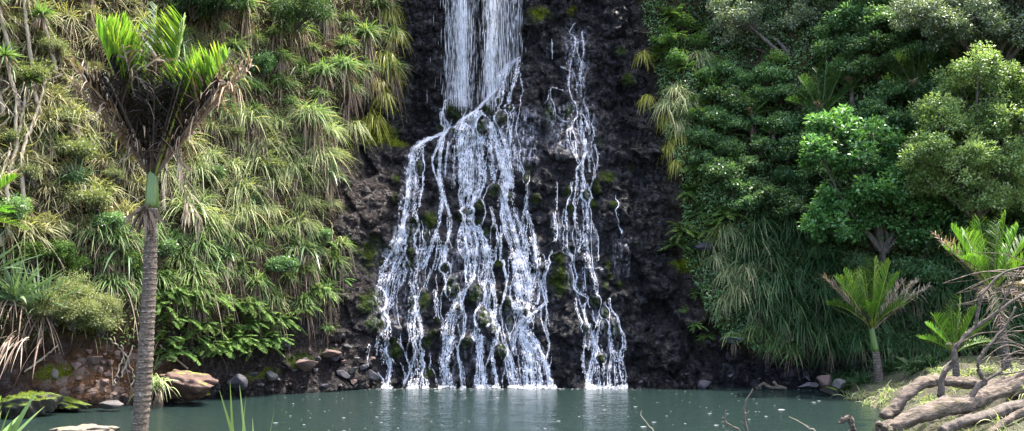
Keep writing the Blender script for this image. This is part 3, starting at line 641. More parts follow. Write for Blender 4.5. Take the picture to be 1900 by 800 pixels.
films = [film_rect((800, 200), (960, 360), .26), film_rect((930, 190), (1010, 330), .46), film_rect((690, 420), (800, 640), .24), (film_rect((935, 440), (1015, 620), .36)), film_rect((820, 400), (915, 560), .22), film_rect((810, 560), (960, 718), .18)]
make_waterfall('tall white waterfall with two falling veils spreading over the ledge into many streams', ST_MAIN,
    [('veil', v1, M['foam']), ('veil', v2, M['foam']), ('veil_film', f1_, M['veil']), ('veil_film', f2_, M['veil'])] + [('water_film', f, M['film']) for f in films])
filmsr = [film_rect((1005, 180), (1120, 300), .42), film_rect((1040, 400), (1120, 560), .26), film_rect((1075, 560), (1165, 718), .26), film_rect((1130, 430), (1175, 520), .32), film_rect((1040, 40), (1100, 200), .34), film_rect((1015, 385), (1060, 460), .34)]
make_waterfall('thin right-hand waterfall trickling in separate threads down the dark rock', ST_RIGHT,
    [('water_film', f, M['film']) for f in filmsr])
mb = MB(); n = 620     # white flecks: foam by the falls, ripple sparkle built in across the pool
yy = 17 + 12.5 * R.random(n); xx = R.uniform(-.26, .33, n) * yy
ft = np.array([q[2][-1][0] for q in ST_MAIN + ST_RIGHT if q[2][-1][1] > 705]); k = np.arange(n) > 230; yy = np.where(k, 29.75 - np.abs(R.normal(0, .45, n)), yy); xx = np.where(k, (ft[R.integers(0, len(ft), n)] - 950) / F * 30 + R.normal(0, .3, n), xx)
sz = R.gamma(2.2, .0065, n) + .004
mb.add((np.stack([xx, yy, 0 * xx + .012], 1)[:, None] + np.stack([np.array([c, s, 0]) for c, s in ((1.6, 0), (0, .8), (-1.6, 0), (0, -.8))])[None] * sz[:, None, None]).reshape(-1, 3), np.arange(n * 4).reshape(-1, 4))
tag(mb.build('foam_and_sparkle_flecks', M['foam']), 'small white foam and sparkle flecks on the teal pool', 'foam', kind='stuff')
# ------------------------------------------------------------------ plant builders
def azel(az, el):
    """unit vectors; az 0 = towards the viewer side of the valley (-y), positive to the right"""
    return np.stack([np.sin(az) * np.cos(el), -np.cos(az) * np.cos(el), np.sin(el) + 0 * az], -1)
def tussock(name, label, cat, group, live, dead, n=150, nd=60, L=1.0, W=.03, el=(15, 75), dr=(.5, 1.1), hemi=110, nseg=5, Ld=.8, tipt=.35, root=.10, skew=0.):
    t = thing(name, label, cat, (0, 0, 0), group)
    mb = MB(); az = np.radians(R.uniform(-hemi, hemi, n)) + skew; e = np.radians(R.uniform(*el, n))
    p = R.normal(0, root, (n, 3)) * np.array([1, .4, .6]); ll = L * R.uniform(.55, 1.15, n)
    cl = R.random(n)
    blades(mb, p, azel(az, e), ll, W * R.uniform(.6, 1.25, n), R.uniform(*dr, n), nseg, np.clip(R.normal(.5, .27, n), 0, 1) + (R.random(n) < .07) * .9, roll=.55, tipt=tipt)
    mb.build('green_leaves', M[live], t)
    if nd:
        mb = MB(); az = np.radians(R.uniform(-80, 80, nd)); e = np.radians(R.uniform(-35, 25, nd))
        p = R.normal(0, root, (nd, 3)) * np.array([1.2, .4, .5]) + np.array([0, .03, -.06])
        blades(mb, p, azel(az, e) * np.array([.6, .5, 1]), Ld * R.uniform(.5, 1.2, nd), W * R.uniform(.5, 1.1, nd), R.uniform(.9, 1.7, nd), nseg, R.random(nd) * 1.3, roll=.6)
        mb.build('dead_leaves', M[dead], t)
    return t
def scatter_px(poly, dmin, tries=6000, avoid=()):
    poly = np.array(poly, float); lo = poly.min(0); hi = poly.max(0); out = []
    for q in R.uniform(lo, hi, (tries, 2)):
        ins = False
        for i in range(len(poly)):
            a = poly[i]; b = poly[(i + 1) % len(poly)]
            if (a[1] > q[1]) != (b[1] > q[1]) and q[0] < (b[0] - a[0]) * (q[1] - a[1]) / (b[1] - a[1]) + a[0]: ins = not ins
        if not ins: continue
        dm = dmin(q) if callable(dmin) else dmin
        if all((o[0] - q[0]) ** 2 + (o[1] - q[1]) ** 2 > dm * dm for o in out): out.append(q)
    return np.array(out)
def plant_all(protos, pts, label, group, sc=(.8, 1.2), lift=.05, rzs=.5):
    h = hit(pts[:, 0], pts[:, 1])
    for i, p in enumerate(h):
        pr = protos[i % len(protos)]
        s = R.uniform(*sc); rz = R.normal(0, rzs * .5)
        q = 1 - lift / p[1]; loc = (p[0] * q, p[1] * q, CAMH + (p[2] - CAMH) * q)
        if not pr.get('used'): place(pr, loc, rz, s, label); pr['group'] = group; pr['used'] = 1
        else: dup(pr, loc, rz, s, label, group)
def purge(protos):
    for p in protos:
        if not p.get('used'):
            for c in list(p.children): bpy.data.objects.remove(c)
            bpy.data.objects.remove(p)
        else: del p['used']
# ---- broadleaf crowns
def crown_leaves(mb, lobes, ncl, nl, Lf, Wf, clr=.38, dr=.2, yellow=.06, shell=.5, mi=0):
    """lobes: [(centre, radius, weight)]; leaf clumps spread through the volume of the lobes; returns clump centres"""
    w = np.array([l[1] ** 2 for l in lobes]); w = w / w.sum(); cs = []
    for (c, r), wi in zip([(l[0], l[1]) for l in lobes], w):
        k = max(3, int(ncl * wi)); u = usphere(k); u[:, 2] = np.abs(u[:, 2]) * .9 - .7 * R.random(k); u = nrm(u)
        cs.append(np.asarray(c) + u * (r * (shell + (1 - shell) * R.random(k) ** .6))[:, None])
    cs = np.concatenate(cs)
    K = len(cs); rr = clr * R.uniform(.6, 1.3, K); ct = R.normal(.45, .20, K)
    idx = np.repeat(np.arange(K), nl); N = len(idx)
    u = usphere(N); u[:, 2] = u[:, 2] * .75 + .25; rad = R.random(N) ** .45
    p = cs[idx] + u * (rr[idx] * rad)[:, None] * np.array([1, 1, .85])
    D = nrm(u * .8 + R.normal(0, .5, (N, 3)) + np.array([0, 0, -dr]))
    Nn = nrm(np.array([0, 0, 1.]) + u * .5 + R.normal(0, .45, (N, 3)))
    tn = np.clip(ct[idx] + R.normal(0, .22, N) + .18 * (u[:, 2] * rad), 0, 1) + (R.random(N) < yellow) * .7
    leaves(mb, p, D, Nn, Lf * R.uniform(.6, 1.25, N), Wf * R.uniform(.7, 1.2, N), tn, mi)
    return cs
def tree(name, label, group, base, lobes, leafm, barkm, ncl, nl, Lf, Wf, r0=.14, clr=.38, fork=.45, twigs=.5, cat='tree', dr=.2, yellow=.06, limbs=True, shell=.5, lean=None):
    base = np.asarray(base, float); t = thing(name, label, cat, base, group)
    mb = MB(); cs = crown_leaves(mb, lobes, ncl, nl, Lf, Wf, clr, dr, yellow, shell)
    cen = np.mean([l[0] for l in lobes], axis=0); f = base + (cen - base) * fork
    tb = MB(); mid = (base + f) / 2 + R.normal(0, .12, 3) if lean is None else np.asarray(lean, float)
    trunk = curve([base - np.array([0, 0, .3]), mid, f], 8, r0 * .05); tube(tb, trunk, np.linspace(r0, r0 * .72, len(trunk)), 9, jit=.06)
    tk = tb.build('trunk', M[barkm], t, base)
    if limbs:
        for l in lobes:
            lb = MB(); c = np.asarray(l[0], float); e = c + np.array([0, 0, l[1] * .3])
            m1 = f + (e - f) * .5 + R.normal(0, .16, 3) + np.array([0, 0, .12])
            pth = curve([f - (f - base) * .05, m1, e], 8, r0 * .06); tube(lb, pth, np.linspace(r0 * .55, r0 * .16, len(pth)), 7, jit=.05)
            near = cs[np.linalg.norm(cs - c, axis=1) < l[1] * 1.1]
            for q in near[:int(len(near) * twigs)]:
                s = pth[R.integers(len(pth) // 2, len(pth))]; mm = (s + q) / 2 + R.normal(0, .08, 3)
                tube(lb, curve([s, mm, q], 4), np.linspace(r0 * .14, r0 * .05, 9), 4, cap=False)
            lb.build('limb', M[barkm], t, base)
    mb.build('crown', M[leafm], t, base)
    return t
def shrub(name, label, cat, group, leafm, r=.6, ncl=24, nl=90, Lf=.09, Wf=.04, clr=.24, yellow=.05, sq=.8, dr=.2):
    t = thing(name, label, cat, (0, 0, 0), group); mb = MB()
    lob = [(np.array([R.uniform(-.5, .5) * r, R.uniform(-.5, .1) * r, R.uniform(.1, .7) * r * sq]), r * R.uniform(.45, .7)) for _ in range(4)]
    cs = crown_leaves(mb, lob, ncl, nl, Lf, Wf, clr, dr, yellow, .4)
    sb = MB()
    for q in cs[:14]: tube(sb, curve([np.array([0, .1, -.15]) + R.normal(0, .04, 3), q * .55 + R.normal(0, .06, 3), q], 4), np.linspace(.022, .008, 9), 4, cap=False)
    sb.build('stems', M['bark'], t); mb.build('foliage', M[leafm], t)
    return t
# ---- feather palms
def frond_mesh(p0, az, el, L, bend, nlf=46, lf=.5, wd=.028, dead=0., fold=.55, sweep=.8, rr=.016, start=.16, tint=None):
    """returns the frond's mesh: midrib + two rows of leaflets"""
    mb = MB(); D = azel(np.radians(az), np.radians(el)); t = np.linspace(0, 1, 14)
    pth = np.asarray(p0) + D * (L * t)[:, None] + np.array([0, 0, -1.]) * (bend * L * t ** 2)[:, None]
    tube(mb, pth, np.linspace(rr, rr * .25, 14), 5, tint=1.5 if dead < .5 else .9)
    n = nlf; tt = np.linspace(start, .99, n); q = np.stack([np.interp(tt, t, pth[:, k]) for k in range(3)], 1)
    T = nrm(np.stack([np.interp(tt, t, g) for g in np.gradient(pth, axis=0).T], 1))
    S = nrm(np.cross(T, np.array([0, 0, 1.]) + R.normal(0, .001, 3))); U = np.cross(S, T)
    ln = lf * np.minimum(1, (tt - start) * 4 + .45) * np.minimum(1, (1 - tt) * 2.2 + .35)
    for sg in (-1, 1):
        d = nrm(T * sweep + S * sg * .62 + U * fold + R.normal(0, .05 + .22 * dead, (n, 3)))
        keep = R.random(n) > .07 + .25 * dead
        tn = (np.clip(R.normal(.5, .25, n), 0, 1) if tint is None else np.clip(R.normal(tint, .2, n), 0, 1.6))
        blades(mb, q[keep], d[keep], (ln * R.uniform(.85, 1.1, n))[keep], wd * R.uniform(.75, 1.1, n)[keep], (.08 + .22 * R.random(n) + .9 * dead * R.random(n))[keep], 4, tn[keep], roll=.12 + .4 * dead, base=.8, tipt=.5 * (1 - dead))
    return mb
def palm(label, base, top, r, fronds, group=None, shaft=.55, ringed=True, name='nikau_palm', trunk_len=None, mats=('palm', 'palmdead'), lfs=1., start=.16, wdt=.028):
    """fronds: [(az, el, length, bend, dead, tint)]"""
    base = np.asarray(base, float); top = np.asarray(top, float); t = thing(name, label, 'palm tree', base, group)
    ax = nrm(top - base); Lt = np.linalg.norm(top - base); n = max(20, int(Lt / .018)) if ringed else 24
    s = np.linspace(0, 1, n); mid = (base + top) / 2 + np.array([.06, 0, 0]) * (Lt / 3)
    pth = (1 - s)[:, None] ** 2 * base + 2 * (s * (1 - s))[:, None] * mid + s[:, None] ** 2 * top
    tr = s * Lt < Lt - shaft; mb = MB()
    rad = r * (1.06 - .32 * s + .10 * np.exp(-s * 9)) * (1 + .06 * (((s * Lt * 13 + .4 * vn(s * 40, 0 * s, 4)) % 1) > .72) + .10 * (vn(s * Lt * 2.3, 0 * s, 6) - .5) + R.normal(0, .02, n))
    ptk = pth[tr]; tube(mb, ptk, rad[tr], 14, jit=.03); mb.build('trunk', M['trunk'], t, base)
    mb = MB(); k = np.linspace(0, 1, 14); a = pth[tr][-1]
    sh = a + (top - a) * k[:, None]; tube(mb, sh, r * .76 * np.interp(k, [0, .08, .35, .8, 1], [1.0, 1.22, 1.16, .92, .7]), 14); mb.build('crownshaft', M['shaft'], t, base)
    for (az, el, L, bd, dd, tn) in fronds:
        p0 = top + np.array([math.sin(math.radians(az)), -math.cos(math.radians(az)), 0]) * r * .5 - ax * R.uniform(0, .12)
        m = frond_mesh(p0, az, el, L, bd, nlf=int(22 * L + 12), lf=.30 * L * lfs if L > 1 else .42 * L, wd=wdt, dead=dd, tint=tn, rr=.012 + .006 * L, start=start if dd > .4 else max(start, .25 if start < .1 else .16))
        m.build('dead_frond' if dd > .4 or tn < .12 else 'frond', M['palmdark' if tn < .12 else mats[1] if dd > .4 else mats[0]], t, base)
    return t
# ------------------------------------------------------------------ undergrowth (uncountable): grass and leaf cover on the two slopes
def cover(name, label, polyf, N, mk, mat, L, W, el, dr, nseg=4, cat='undergrowth'):
    px = []; 
    x = R.uniform(-1500, 3400, N * 3); y = R.uniform(-330, 730, N * 3)
    k = polyf(x, y); x, y = x[k][:N], y[k][:N]; h = hit(x, y); ok = (h[:, 1] < 46) & (h[:, 2] > .2); h = h[ok]; n = len(h)
    mb = MB(); az = np.radians(R.normal(10, 55, n)); e = np.radians(R.uniform(*el, n))
    patch = fbm(h[:, 0] * .9, h[:, 2] * .9, mk, 3); tn = np.clip(.5 + 1.3 * patch + R.normal(0, .25, n), 0, 1) + (R.random(n) < .10 + .5 * np.clip(patch, 0, .4)) * .9
    h[:, 1] += .04
    blades(mb, h, azel(az, e), L * R.uniform(.4, 1.2, n), W * R.uniform(.6, 1.3, n), R.uniform(*dr, n), nseg, tn, roll=.7)
    return tag(mb.build(name, M[mat]), label, cat, kind='stuff')
def left_edge(y): return np.interp(y, [-400, 0, 60, 150, 190, 250, 300, 380, 440, 500, 560, 620, 650, 660], [742, 742, 740, 700, 650, 638, 622, 622, 640, 636, 600, 520, 440, 300])
def right_edge(y): return np.interp(y, [-400, 0, 40, 90, 150, 250, 330, 480, 560, 620, 660, 690, 700], [1185, 1185, 1190, 1205, 1215, 1230, 1258, 1262, 1300, 1330, 1420, 1500, 1560])
def lowl(x): return np.interp(x, [-2000, 0, 120, 210, 300, 440, 520, 600, 645], [640, 640, 620, 640, 655, 655, 620, 565, 440])
cover('slope_grass', 'mixed straw and green grass covering the steep left bank', lambda x, y: (x < left_edge(y) - 8) & (y < lowl(x) - 6) & ((y < 430) | (R.random(len(x)) < .5)) & ((x > -150) | (R.random(len(x)) < .25)), 42000, 5, 'grass', .48, .026, (-20, 70), (.3, 1.2))
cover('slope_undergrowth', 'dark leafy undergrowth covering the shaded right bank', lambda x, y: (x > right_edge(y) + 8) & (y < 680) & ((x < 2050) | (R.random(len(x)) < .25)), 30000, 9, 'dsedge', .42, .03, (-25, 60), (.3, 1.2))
def leafcover(name, label, polyf, N, mk, mat, Lf):
    x = R.uniform(-300, 2200, N * 4); y = R.uniform(-150, 720, N * 4); k = polyf(x, y); h = hit(x[k][:N], y[k][:N]); n = len(h)
    mb = MB(); patch = fbm(h[:, 0] * 1.1, h[:, 2] * 1.1, mk, 3)
    h[:, 1] -= R.random(n) * .35 * np.clip(.6 + 1.6 * patch, .05, 1.4); u = usphere(n)
    leaves(mb, h, nrm(u + np.array([0, -.5, -.2])), nrm(np.array([0, -.5, 1.]) + R.normal(0, .5, (n, 3))), Lf * R.uniform(.5, 1.3, n), Lf * .45 * R.uniform(.6, 1.2, n), np.clip(.45 + 1.2 * patch + R.normal(0, .25, n), 0, 1) + (R.random(n) < .06) * .7)
    return tag(mb.build(name, M[mat]), label, 'undergrowth', kind='stuff')
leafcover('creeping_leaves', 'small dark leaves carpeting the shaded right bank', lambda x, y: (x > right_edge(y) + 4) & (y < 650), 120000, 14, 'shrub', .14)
leafcover('creeping_leaves', 'small green leaves scattered among the grass of the left bank', lambda x, y: (x < left_edge(y) - 12) & (y < lowl(x) - 4), 26000, 19, 'fern', .09)
# ------------------------------------------------------------------ tussocks on the left bank
G = 'tussocks hanging on the left bank'
hang = [tussock('sedge_tussock', 'x', 'tussock', G, 'sedge', 'dead', 240, 75, 1.0, .025, (15, 80), (.45, 1.05), Ld=1.15) for _ in range(4)]
toe = [tussock('toetoe_clump', 'x', 'tussock', G, 'pale', 'dead', 230, 50, 1.35, .020, (25, 85), (.5, 1.2), Ld=.9, skew=.3, tipt=.3) for _ in range(4)]
mixd = [tussock('hill_tussock', 'x', 'tussock', G, 'grass', 'dead', 240, 55, .85, .019, (0, 80), (.3, 1.0), Ld=.7) for _ in range(4)]
low = [tussock('green_tussock', 'x', 'tussock', G, 'sedge', 'dead', 230, 45, .85, .025, (10, 80), (.45, 1.0), Ld=.9) for _ in range(4)]
A = scatter_px([(400, 40), (735, 0), (735, 120), (690, 165), (640, 190), (600, 215), (470, 240), (380, 190)], 39)
plant_all(hang, A, 'green sedge tussock with pinkish-brown dead skirt, high on the left bank near the upper cliff', 'skirted tussocks of the upper left bank', (.55, 1.3))
A = scatter_px([(330, 190), (470, 225), (600, 215), (640, 260), (615, 330), (620, 390), (560, 420), (330, 420), (290, 300)], 37)
plant_all(toe, A, 'pale straw-green toetoe grass drooping in the middle of the left bank behind the tall palm', 'pale toetoe clumps of the left bank', (.5, 1.25))
A = scatter_px([(-60, -40), (400, -40), (400, 190), (320, 200), (290, 420), (-60, 440)], 42)
plant_all(mixd, A, 'straw and green grass tussock on the upper left slope around the cabbage trees', 'straw tussocks of the upper left slope', (.5, 1.3))
A = scatter_px([(180, 425), (330, 425), (560, 425), (640, 430), (645, 500), (600, 550), (520, 600), (430, 560), (300, 540), (200, 560)], 36)
plant_all(low, A, 'dark green tussock with brown skirt on the lower left bank above the rocks', 'green tussocks of the lower left bank', (.5, 1.2))
A = scatter_px([(400, -200), (735, -200), (735, -10), (400, 30)], 60); plant_all(hang, A, 'green sedge tussock at the top edge of the left bank', 'tussocks along the top of the left bank', (.9, 1.3))
one = tussock('pale_tussock', 'straw-coloured grass tuft hanging over the yellow moss beside the dark cliff', 'tussock', None, 'pale', 'dead', 110, 30, .95, .022, (10, 60), (.8, 1.5), Ld=.7)
plant_all([one], np.array([[655, 235]]), one['label'], 'pale tufts beside the cliff', (1, 1)); purge([one])
one = tussock('pale_tussock', 'small yellow-green tuft on the bare rock ledge left of the fall', 'tussock', None, 'fern', 'dead', 50, 8, .35, .022, (10, 70), (.5, 1.), Ld=.3)
plant_all([one], np.array([[604, 608]]), one['label'], 'small tufts on the rock', (1, 1)); purge([one])
purge(hang + toe + mixd + low)
# yellow ferns hanging down the cliff edge top left, and on the right edge
yf = [tussock('hanging_fern', 'x', 'fern', None, 'yfern', 'dead', 120, 20, .75, .03, (-20, 50), (.9, 1.8), Ld=.5) for _ in range(3)]
plant_all(yf, np.array([(722, 20), (735, 60), (715, 100), (730, 130), (700, 150), (712, 175), (690, 215)], float), 'yellow-green fern hanging down the cliff edge at the upper left of the fall', 'yellow ferns left of the fall', (.7, 1.))
plant_all(yf, np.array([(1195, 100), (1200, 180), (1236, 215), (1245, 270), (1255, 300), (1262, 245)], float), 'yellow-green fern hanging at the right edge of the dark cliff', 'yellow ferns right of the fall', (.6, .9))
purge(yf)
# leafy ferns low on the left bank
def fern(name, label, cat, group, mat, nf=24, L=.75, nl=28, lf=.13, wd=.024):
    t = thing(name, label, cat, (0, 0, 0), group); mb = MB()
    for i in range(nf):
        m = frond_mesh((R.normal(0, .05), 0, 0), R.uniform(-100, 100), R.uniform(0, 70), L * R.uniform(.6, 1.1), R.uniform(.3, .8), nlf=nl, lf=lf, wd=wd, fold=.05, sweep=.4, rr=.005, start=.1)
        mb.add(np.concatenate(m.v), np.concatenate(m.q), np.concatenate(m.t))
    mb.build('fronds', M[mat], t); return t
fe = [fern('bank_fern', 'x', 'fern', None, 'fern') for _ in range(4)]
A = scatter_px([(300, 530), (420, 540), (520, 590), (515, 640), (440, 655), (310, 655), (285, 590)], 30)
plant_all(fe, A, 'bright green fern low on the left bank just right of the tall palm trunk', 'ferns low on the left bank', (.75, 1.15))
plant_all(fe, np.array([(530, 600), (560, 570), (590, 540), (620, 480), (600, 450), (560, 500), (500, 560), (630, 520)], float), 'light fern at the lower edge of the left bank next to the bare brown rock', 'ferns at the edge of the bare rock', (.5, .9))
A = scatter_px([(320, 440), (470, 480), (400, 540), (300, 520)], 50); plant_all(fe, A, 'small green fern among the tussocks right of the palm trunk', 'ferns among the lower tussocks', (.6, .9))
A = np.array([(1300, 60), (1240, 70), (1270, 130), (1330, 130), (1250, 30), (1290, 200), (1310, 160), (1225, 105), (1300, 265), (1285, 310), (1340, 330), (1280, 360), (1265, 430), (1300, 395), (1255, 455), (1320, 430), (1350, 400)], float)
plant_all(fe, A, 'light green fern at the edge of the right bank beside the dark cliff', 'ferns at the edge of the right bank', (.8, 1.3))
A = np.array([(1292, 545), (1270, 575), (1310, 625), (1345, 600), (1290, 605), (1425, 600), (1445, 640), (1390, 625)], float)
plant_all(fe, A, 'small fern on the dark rock low on the right bank', 'ferns low on the right bank', (.4, .7))
purge(fe)
# ------------------------------------------------------------------ right bank tussocks
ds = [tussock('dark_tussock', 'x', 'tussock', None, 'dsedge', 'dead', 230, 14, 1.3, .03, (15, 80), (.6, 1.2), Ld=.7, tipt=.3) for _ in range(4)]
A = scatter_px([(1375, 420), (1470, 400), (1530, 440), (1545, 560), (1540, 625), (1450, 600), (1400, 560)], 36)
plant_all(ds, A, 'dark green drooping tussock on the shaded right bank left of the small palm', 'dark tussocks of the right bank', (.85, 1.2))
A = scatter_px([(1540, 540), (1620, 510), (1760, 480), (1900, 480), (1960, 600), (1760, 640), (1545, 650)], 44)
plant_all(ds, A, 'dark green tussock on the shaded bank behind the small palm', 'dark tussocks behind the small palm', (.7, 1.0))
lt = [tussock('light_tussock', 'x', 'tussock', None, 'pale', 'dead', 180, 24, 1.15, .022, (15, 75), (.7, 1.4), Ld=.6) for _ in range(3)]
A = np.array([(1255, 170), (1275, 190), (1265, 235), (1240, 200), (1300, 110), (1330, 480), (1350, 510), (1345, 560), (1375, 540), (1320, 450), (1345, 430), (1390, 500)], float)
plant_all(lt, A, 'pale green drooping grass tussock on the right bank near the cliff edge', 'pale tussocks of the right bank', (.7, 1.1))
purge(lt)
lt = [tussock('light_tussock', 'x', 'tussock', None, 'sedge', 'dead', 150, 40, .8, .026, (5, 75), (.6, 1.1), Ld=.5) for _ in range(2)]
plant_all(lt, np.array([(1412, 610), (1445, 625), (1395, 615), (1430, 640), (1360, 625), (1470, 650)], float), 'light green tussock with straw tips overhanging the dark rock near the right shore', 'light tussocks above the right shore', (.6, .95))
purge(lt)
# on the flat right bank
def ground_plants(protos, pts, label, group, sc=(.8, 1.1)):
    for i, (x, y) in enumerate(pts):
        pr = protos[i % len(protos)]; loc = (x, y, float(H(x, y)) - .03); s = R.uniform(*sc); rz = R.uniform(-.6, .6)
        if not pr.get('used'): place(pr, loc, rz, s, label); pr['group'] = group; pr['used'] = 1
        else: dup(pr, loc, rz, s, label, group)
def onground(px, py, it=30):
    Y = 20.
    a, b = ray(px, py); Ys = np.linspace(5, 34, 1500); d = CAMH + b * Ys - H(a * Ys, Ys); k = np.argmax(d < 0); Y = Ys[k]
    return float(a * Y), float(Y)
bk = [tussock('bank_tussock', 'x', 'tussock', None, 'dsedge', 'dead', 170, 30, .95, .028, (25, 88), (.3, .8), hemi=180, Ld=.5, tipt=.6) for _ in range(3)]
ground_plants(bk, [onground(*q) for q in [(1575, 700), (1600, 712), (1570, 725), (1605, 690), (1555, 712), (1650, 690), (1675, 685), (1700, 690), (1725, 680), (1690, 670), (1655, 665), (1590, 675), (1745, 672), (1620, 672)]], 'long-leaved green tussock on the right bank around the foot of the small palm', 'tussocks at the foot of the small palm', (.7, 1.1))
purge(bk)
bk = [tussock('dry_tussock', 'x', 'tussock', None, 'pale', 'dead', 60, 90, .6, .022, (5, 80), (.4, .9), hemi=180, Ld=.6) for _ in range(3)]
ground_plants(bk, [onground(*q) for q in [(1600, 738), (1625, 732), (1650, 728), (1580, 742), (1670, 716), (1700, 735), (1640, 745), (1730, 745), (1780, 722), (1815, 745), (1850, 735), (1880, 760), (1840, 775), (1790, 785), (1890, 700), (1720, 770), (1660, 755), (1690, 725), (1750, 700), (1800, 695), (1835, 690), (1870, 680), (1900, 730), (1770, 760), (1860, 790), (1740, 690), (1615, 752), (1800, 760)]], 'straw-coloured dry tussock on the right bank among the driftwood', 'dry tussocks of the right bank', (.6, 1.0))
purge(bk)
purge(ds)
# low grass of the banks
n = 26000; x = R.uniform(-14, 16, n); y = R.uniform(9, 28.5, n); d = pool_sd(x, y) + .5 * fbm(x * .7, y * .7, 51, 3); k = (d > .12) & (y < base_y(x) + .6); x, y = x[k], y[k]
mb = MB(); pt = np.stack([x, y, H(x, y) - .01], 1); n = len(x); pa = fbm(x * .9, y * .9, 77, 3)
blades(mb, pt, azel(R.uniform(-PI, PI, n), np.radians(R.uniform(25, 88, n))), .20 * R.uniform(.4, 1.4, n), .012 * R.uniform(.7, 1.4, n), R.uniform(.1, .8, n), 3, np.clip(.5 + 1.4 * pa + R.normal(0, .25, n), 0, 1) + (R.random(n) < .25) * .8, roll=.8)
tag(mb.build('bank_grass', M['bankgrass']), 'short green and straw grass on the low banks of the pool', 'grass', kind='stuff')
# ------------------------------------------------------------------ trees of the right bank
def lobes(Y, spec, j=.5): return [(P(px, py, Y + R.uniform(-j, j)), r * Y / F) for (px, py, r) in spec]
def foot(px, py, dy=0): h = hit(px, py)[0]; return h + np.array([0, dy, 0])
tree('broadleaf_tree', 'bright green glossy broadleaf tree in the middle of the right bank', None, foot(1650, 560), lobes(28.6, [(1548, 245, 46), (1520, 290, 34), (1620, 262, 42), (1590, 305, 44), (1680, 330, 54), (1640, 365, 50), (1560, 390, 54), (1545, 430, 44), (1620, 425, 50), (1700, 400, 46), (1740, 350, 36), (1690, 450, 34)]), 'bright', 'bark', 210, 130, .15, .085, .13, .34)
tree('round_tree', 'large yellow-green small-leaved tree with rounded crown at the right edge', None, foot(1800, 520), lobes(27.2, [(1812, 125, 38), (1780, 170, 44), (1850, 165, 50), (1740, 225, 46), (1800, 240, 60), (1880, 230, 60), (1720, 290, 44), (1780, 310, 60), (1860, 310, 60), (1940, 260, 70), (1820, 370, 44), (1890, 370, 50), (1720, 350, 36), (1945, 160, 60)]), 'yellowleaf', 'bark', 400, 170, .10, .05, .13, .30, dr=.1, twigs=.25)
def grey_tree(label, base, lobe, Y, **k): return tree('gnarled_tree', label, 'grey-leaved gnarled trees along the top right', base, lobes(Y, lobe, .8), 'greyleaf', k.pop('bk', 'bark'), k.pop('ncl', 230), 150, .12, .05, k.pop('r0', .17), .34, twigs=.6, **k)
grey_tree('gnarled grey-green tree with twisted limbs and pale trunk above the right bank', foot(1482, 190), [(1360, 30, 46), (1400, 75, 40), (1345, 75, 36), (1430, 20, 46), (1470, 55, 36), (1520, 25, 50), (1560, 70, 44), (1600, 20, 50), (1450, -40, 60), (1560, -40, 60)], 33.5, fork=.42)
grey_tree('pale grey-green tree overhanging the top right corner', foot(1850, 230), [(1700, 30, 40), (1750, 15, 50), (1760, 60, 36), (1810, 45, 46), (1860, 30, 50), (1900, 60, 50), (1880, 0, 60), (1960, 30, 70), (1820, -20, 60)], 28.5, ncl=300, r0=.2)
grey_tree('darker grey-green tree standing behind the palms between the two gnarled trees', foot(1640, 200), [(1610, 70, 40), (1650, 40, 46), (1690, 90, 44), (1640, 110, 40), (1580, 120, 34), (1670, 0, 50)], 34.5, ncl=150, bk='bark')
grey_tree('grey-green tree above the bank left of the twisted trunk', foot(1330, 120), [(1300, 10, 36), (1330, 45, 34), (1370, 110, 30), (1290, -30, 44)], 35, ncl=100, bk='bark', r0=.12)
thick = [([(1600, -10, 44), (1640, 20, 40), (1570, 40, 34), (1620, 60, 36)], 36.5, 'greyleaf', 'small grey-green tree on the skyline edge above the upper right palms'), ([(1690, 60, 40), (1730, 90, 40), (1660, 90, 34)], 35, 'shrub', 'dark leafy tree left of the round yellow-green tree'), ([(1560, 110, 36), (1600, 140, 30), (1530, 130, 30)], 35, 'shrub', 'dark leafy tree behind the twisted trunk'), ([(1300, 20, 40), (1340, -10, 40), (1260, 0, 34)], 36, 'shrub', 'dark leafy tree at the top beside the cliff'), ([(1420, 60, 40), (1380, 20, 40), (1460, 20, 40)], 36.5, 'shrub', 'dark leafy tree behind the gnarled grey-green one'), ([(1700, -30, 60), (1780, -40, 60), (1620, -40, 50)], 37, 'shrub', 'dark tree at the top edge above the palms'), ([(1540, -30, 60), (1460, -50, 60)], 38, 'greyleaf', 'grey-green tree at the top edge behind the gnarled one'), ([(1860, 110, 50), (1920, 130, 60), (1880, 180, 40)], 31, 'shrub', 'dark leafy tree between the round tree and the top right corner tree')]
for sp, Y, m, lb in thick:
    L = lobes(Y, sp, .4); b = np.mean([l[0] for l in L], axis=0) - np.array([0, -.6, 2.4])
    tree('thicket_tree', lb, 'thicket trees of the upper right', b, L, m, 'bark', 60, 150, .13, .06, .09, .36, twigs=.2)
sh = [shrub('dark_shrub', 'x', 'shrub', None, 'shrub', .8, 34, 100, .11, .055, .28) for _ in range(4)]
A = scatter_px([(1330, 150), (1420, 140), (1520, 200), (1510, 300), (1500, 410), (1420, 400), (1330, 380), (1290, 300), (1300, 220)], 38)
plant_all(sh, A, 'dark green rounded shrub in the thicket between cliff edge and the bright broadleaf tree', 'dark shrubs of the right thicket', (.6, 1.), lift=.3)
A = scatter_px([(1600, 140), (1720, 100), (1740, 200), (1690, 260), (1600, 220)], 46); plant_all(sh, A, 'dark shrub in the shade behind the palms of the upper right bank', 'dark shrubs of the upper right', (.7, 1.), lift=.3)
A = scatter_px([(1540, -10), (1730, 0), (1730, 130), (1540, 150)], 36); plant_all(sh, A, 'dark shrub in the thicket at the top right below the treetops', 'dark shrubs of the top thicket', (.7, 1.2), lift=.5)
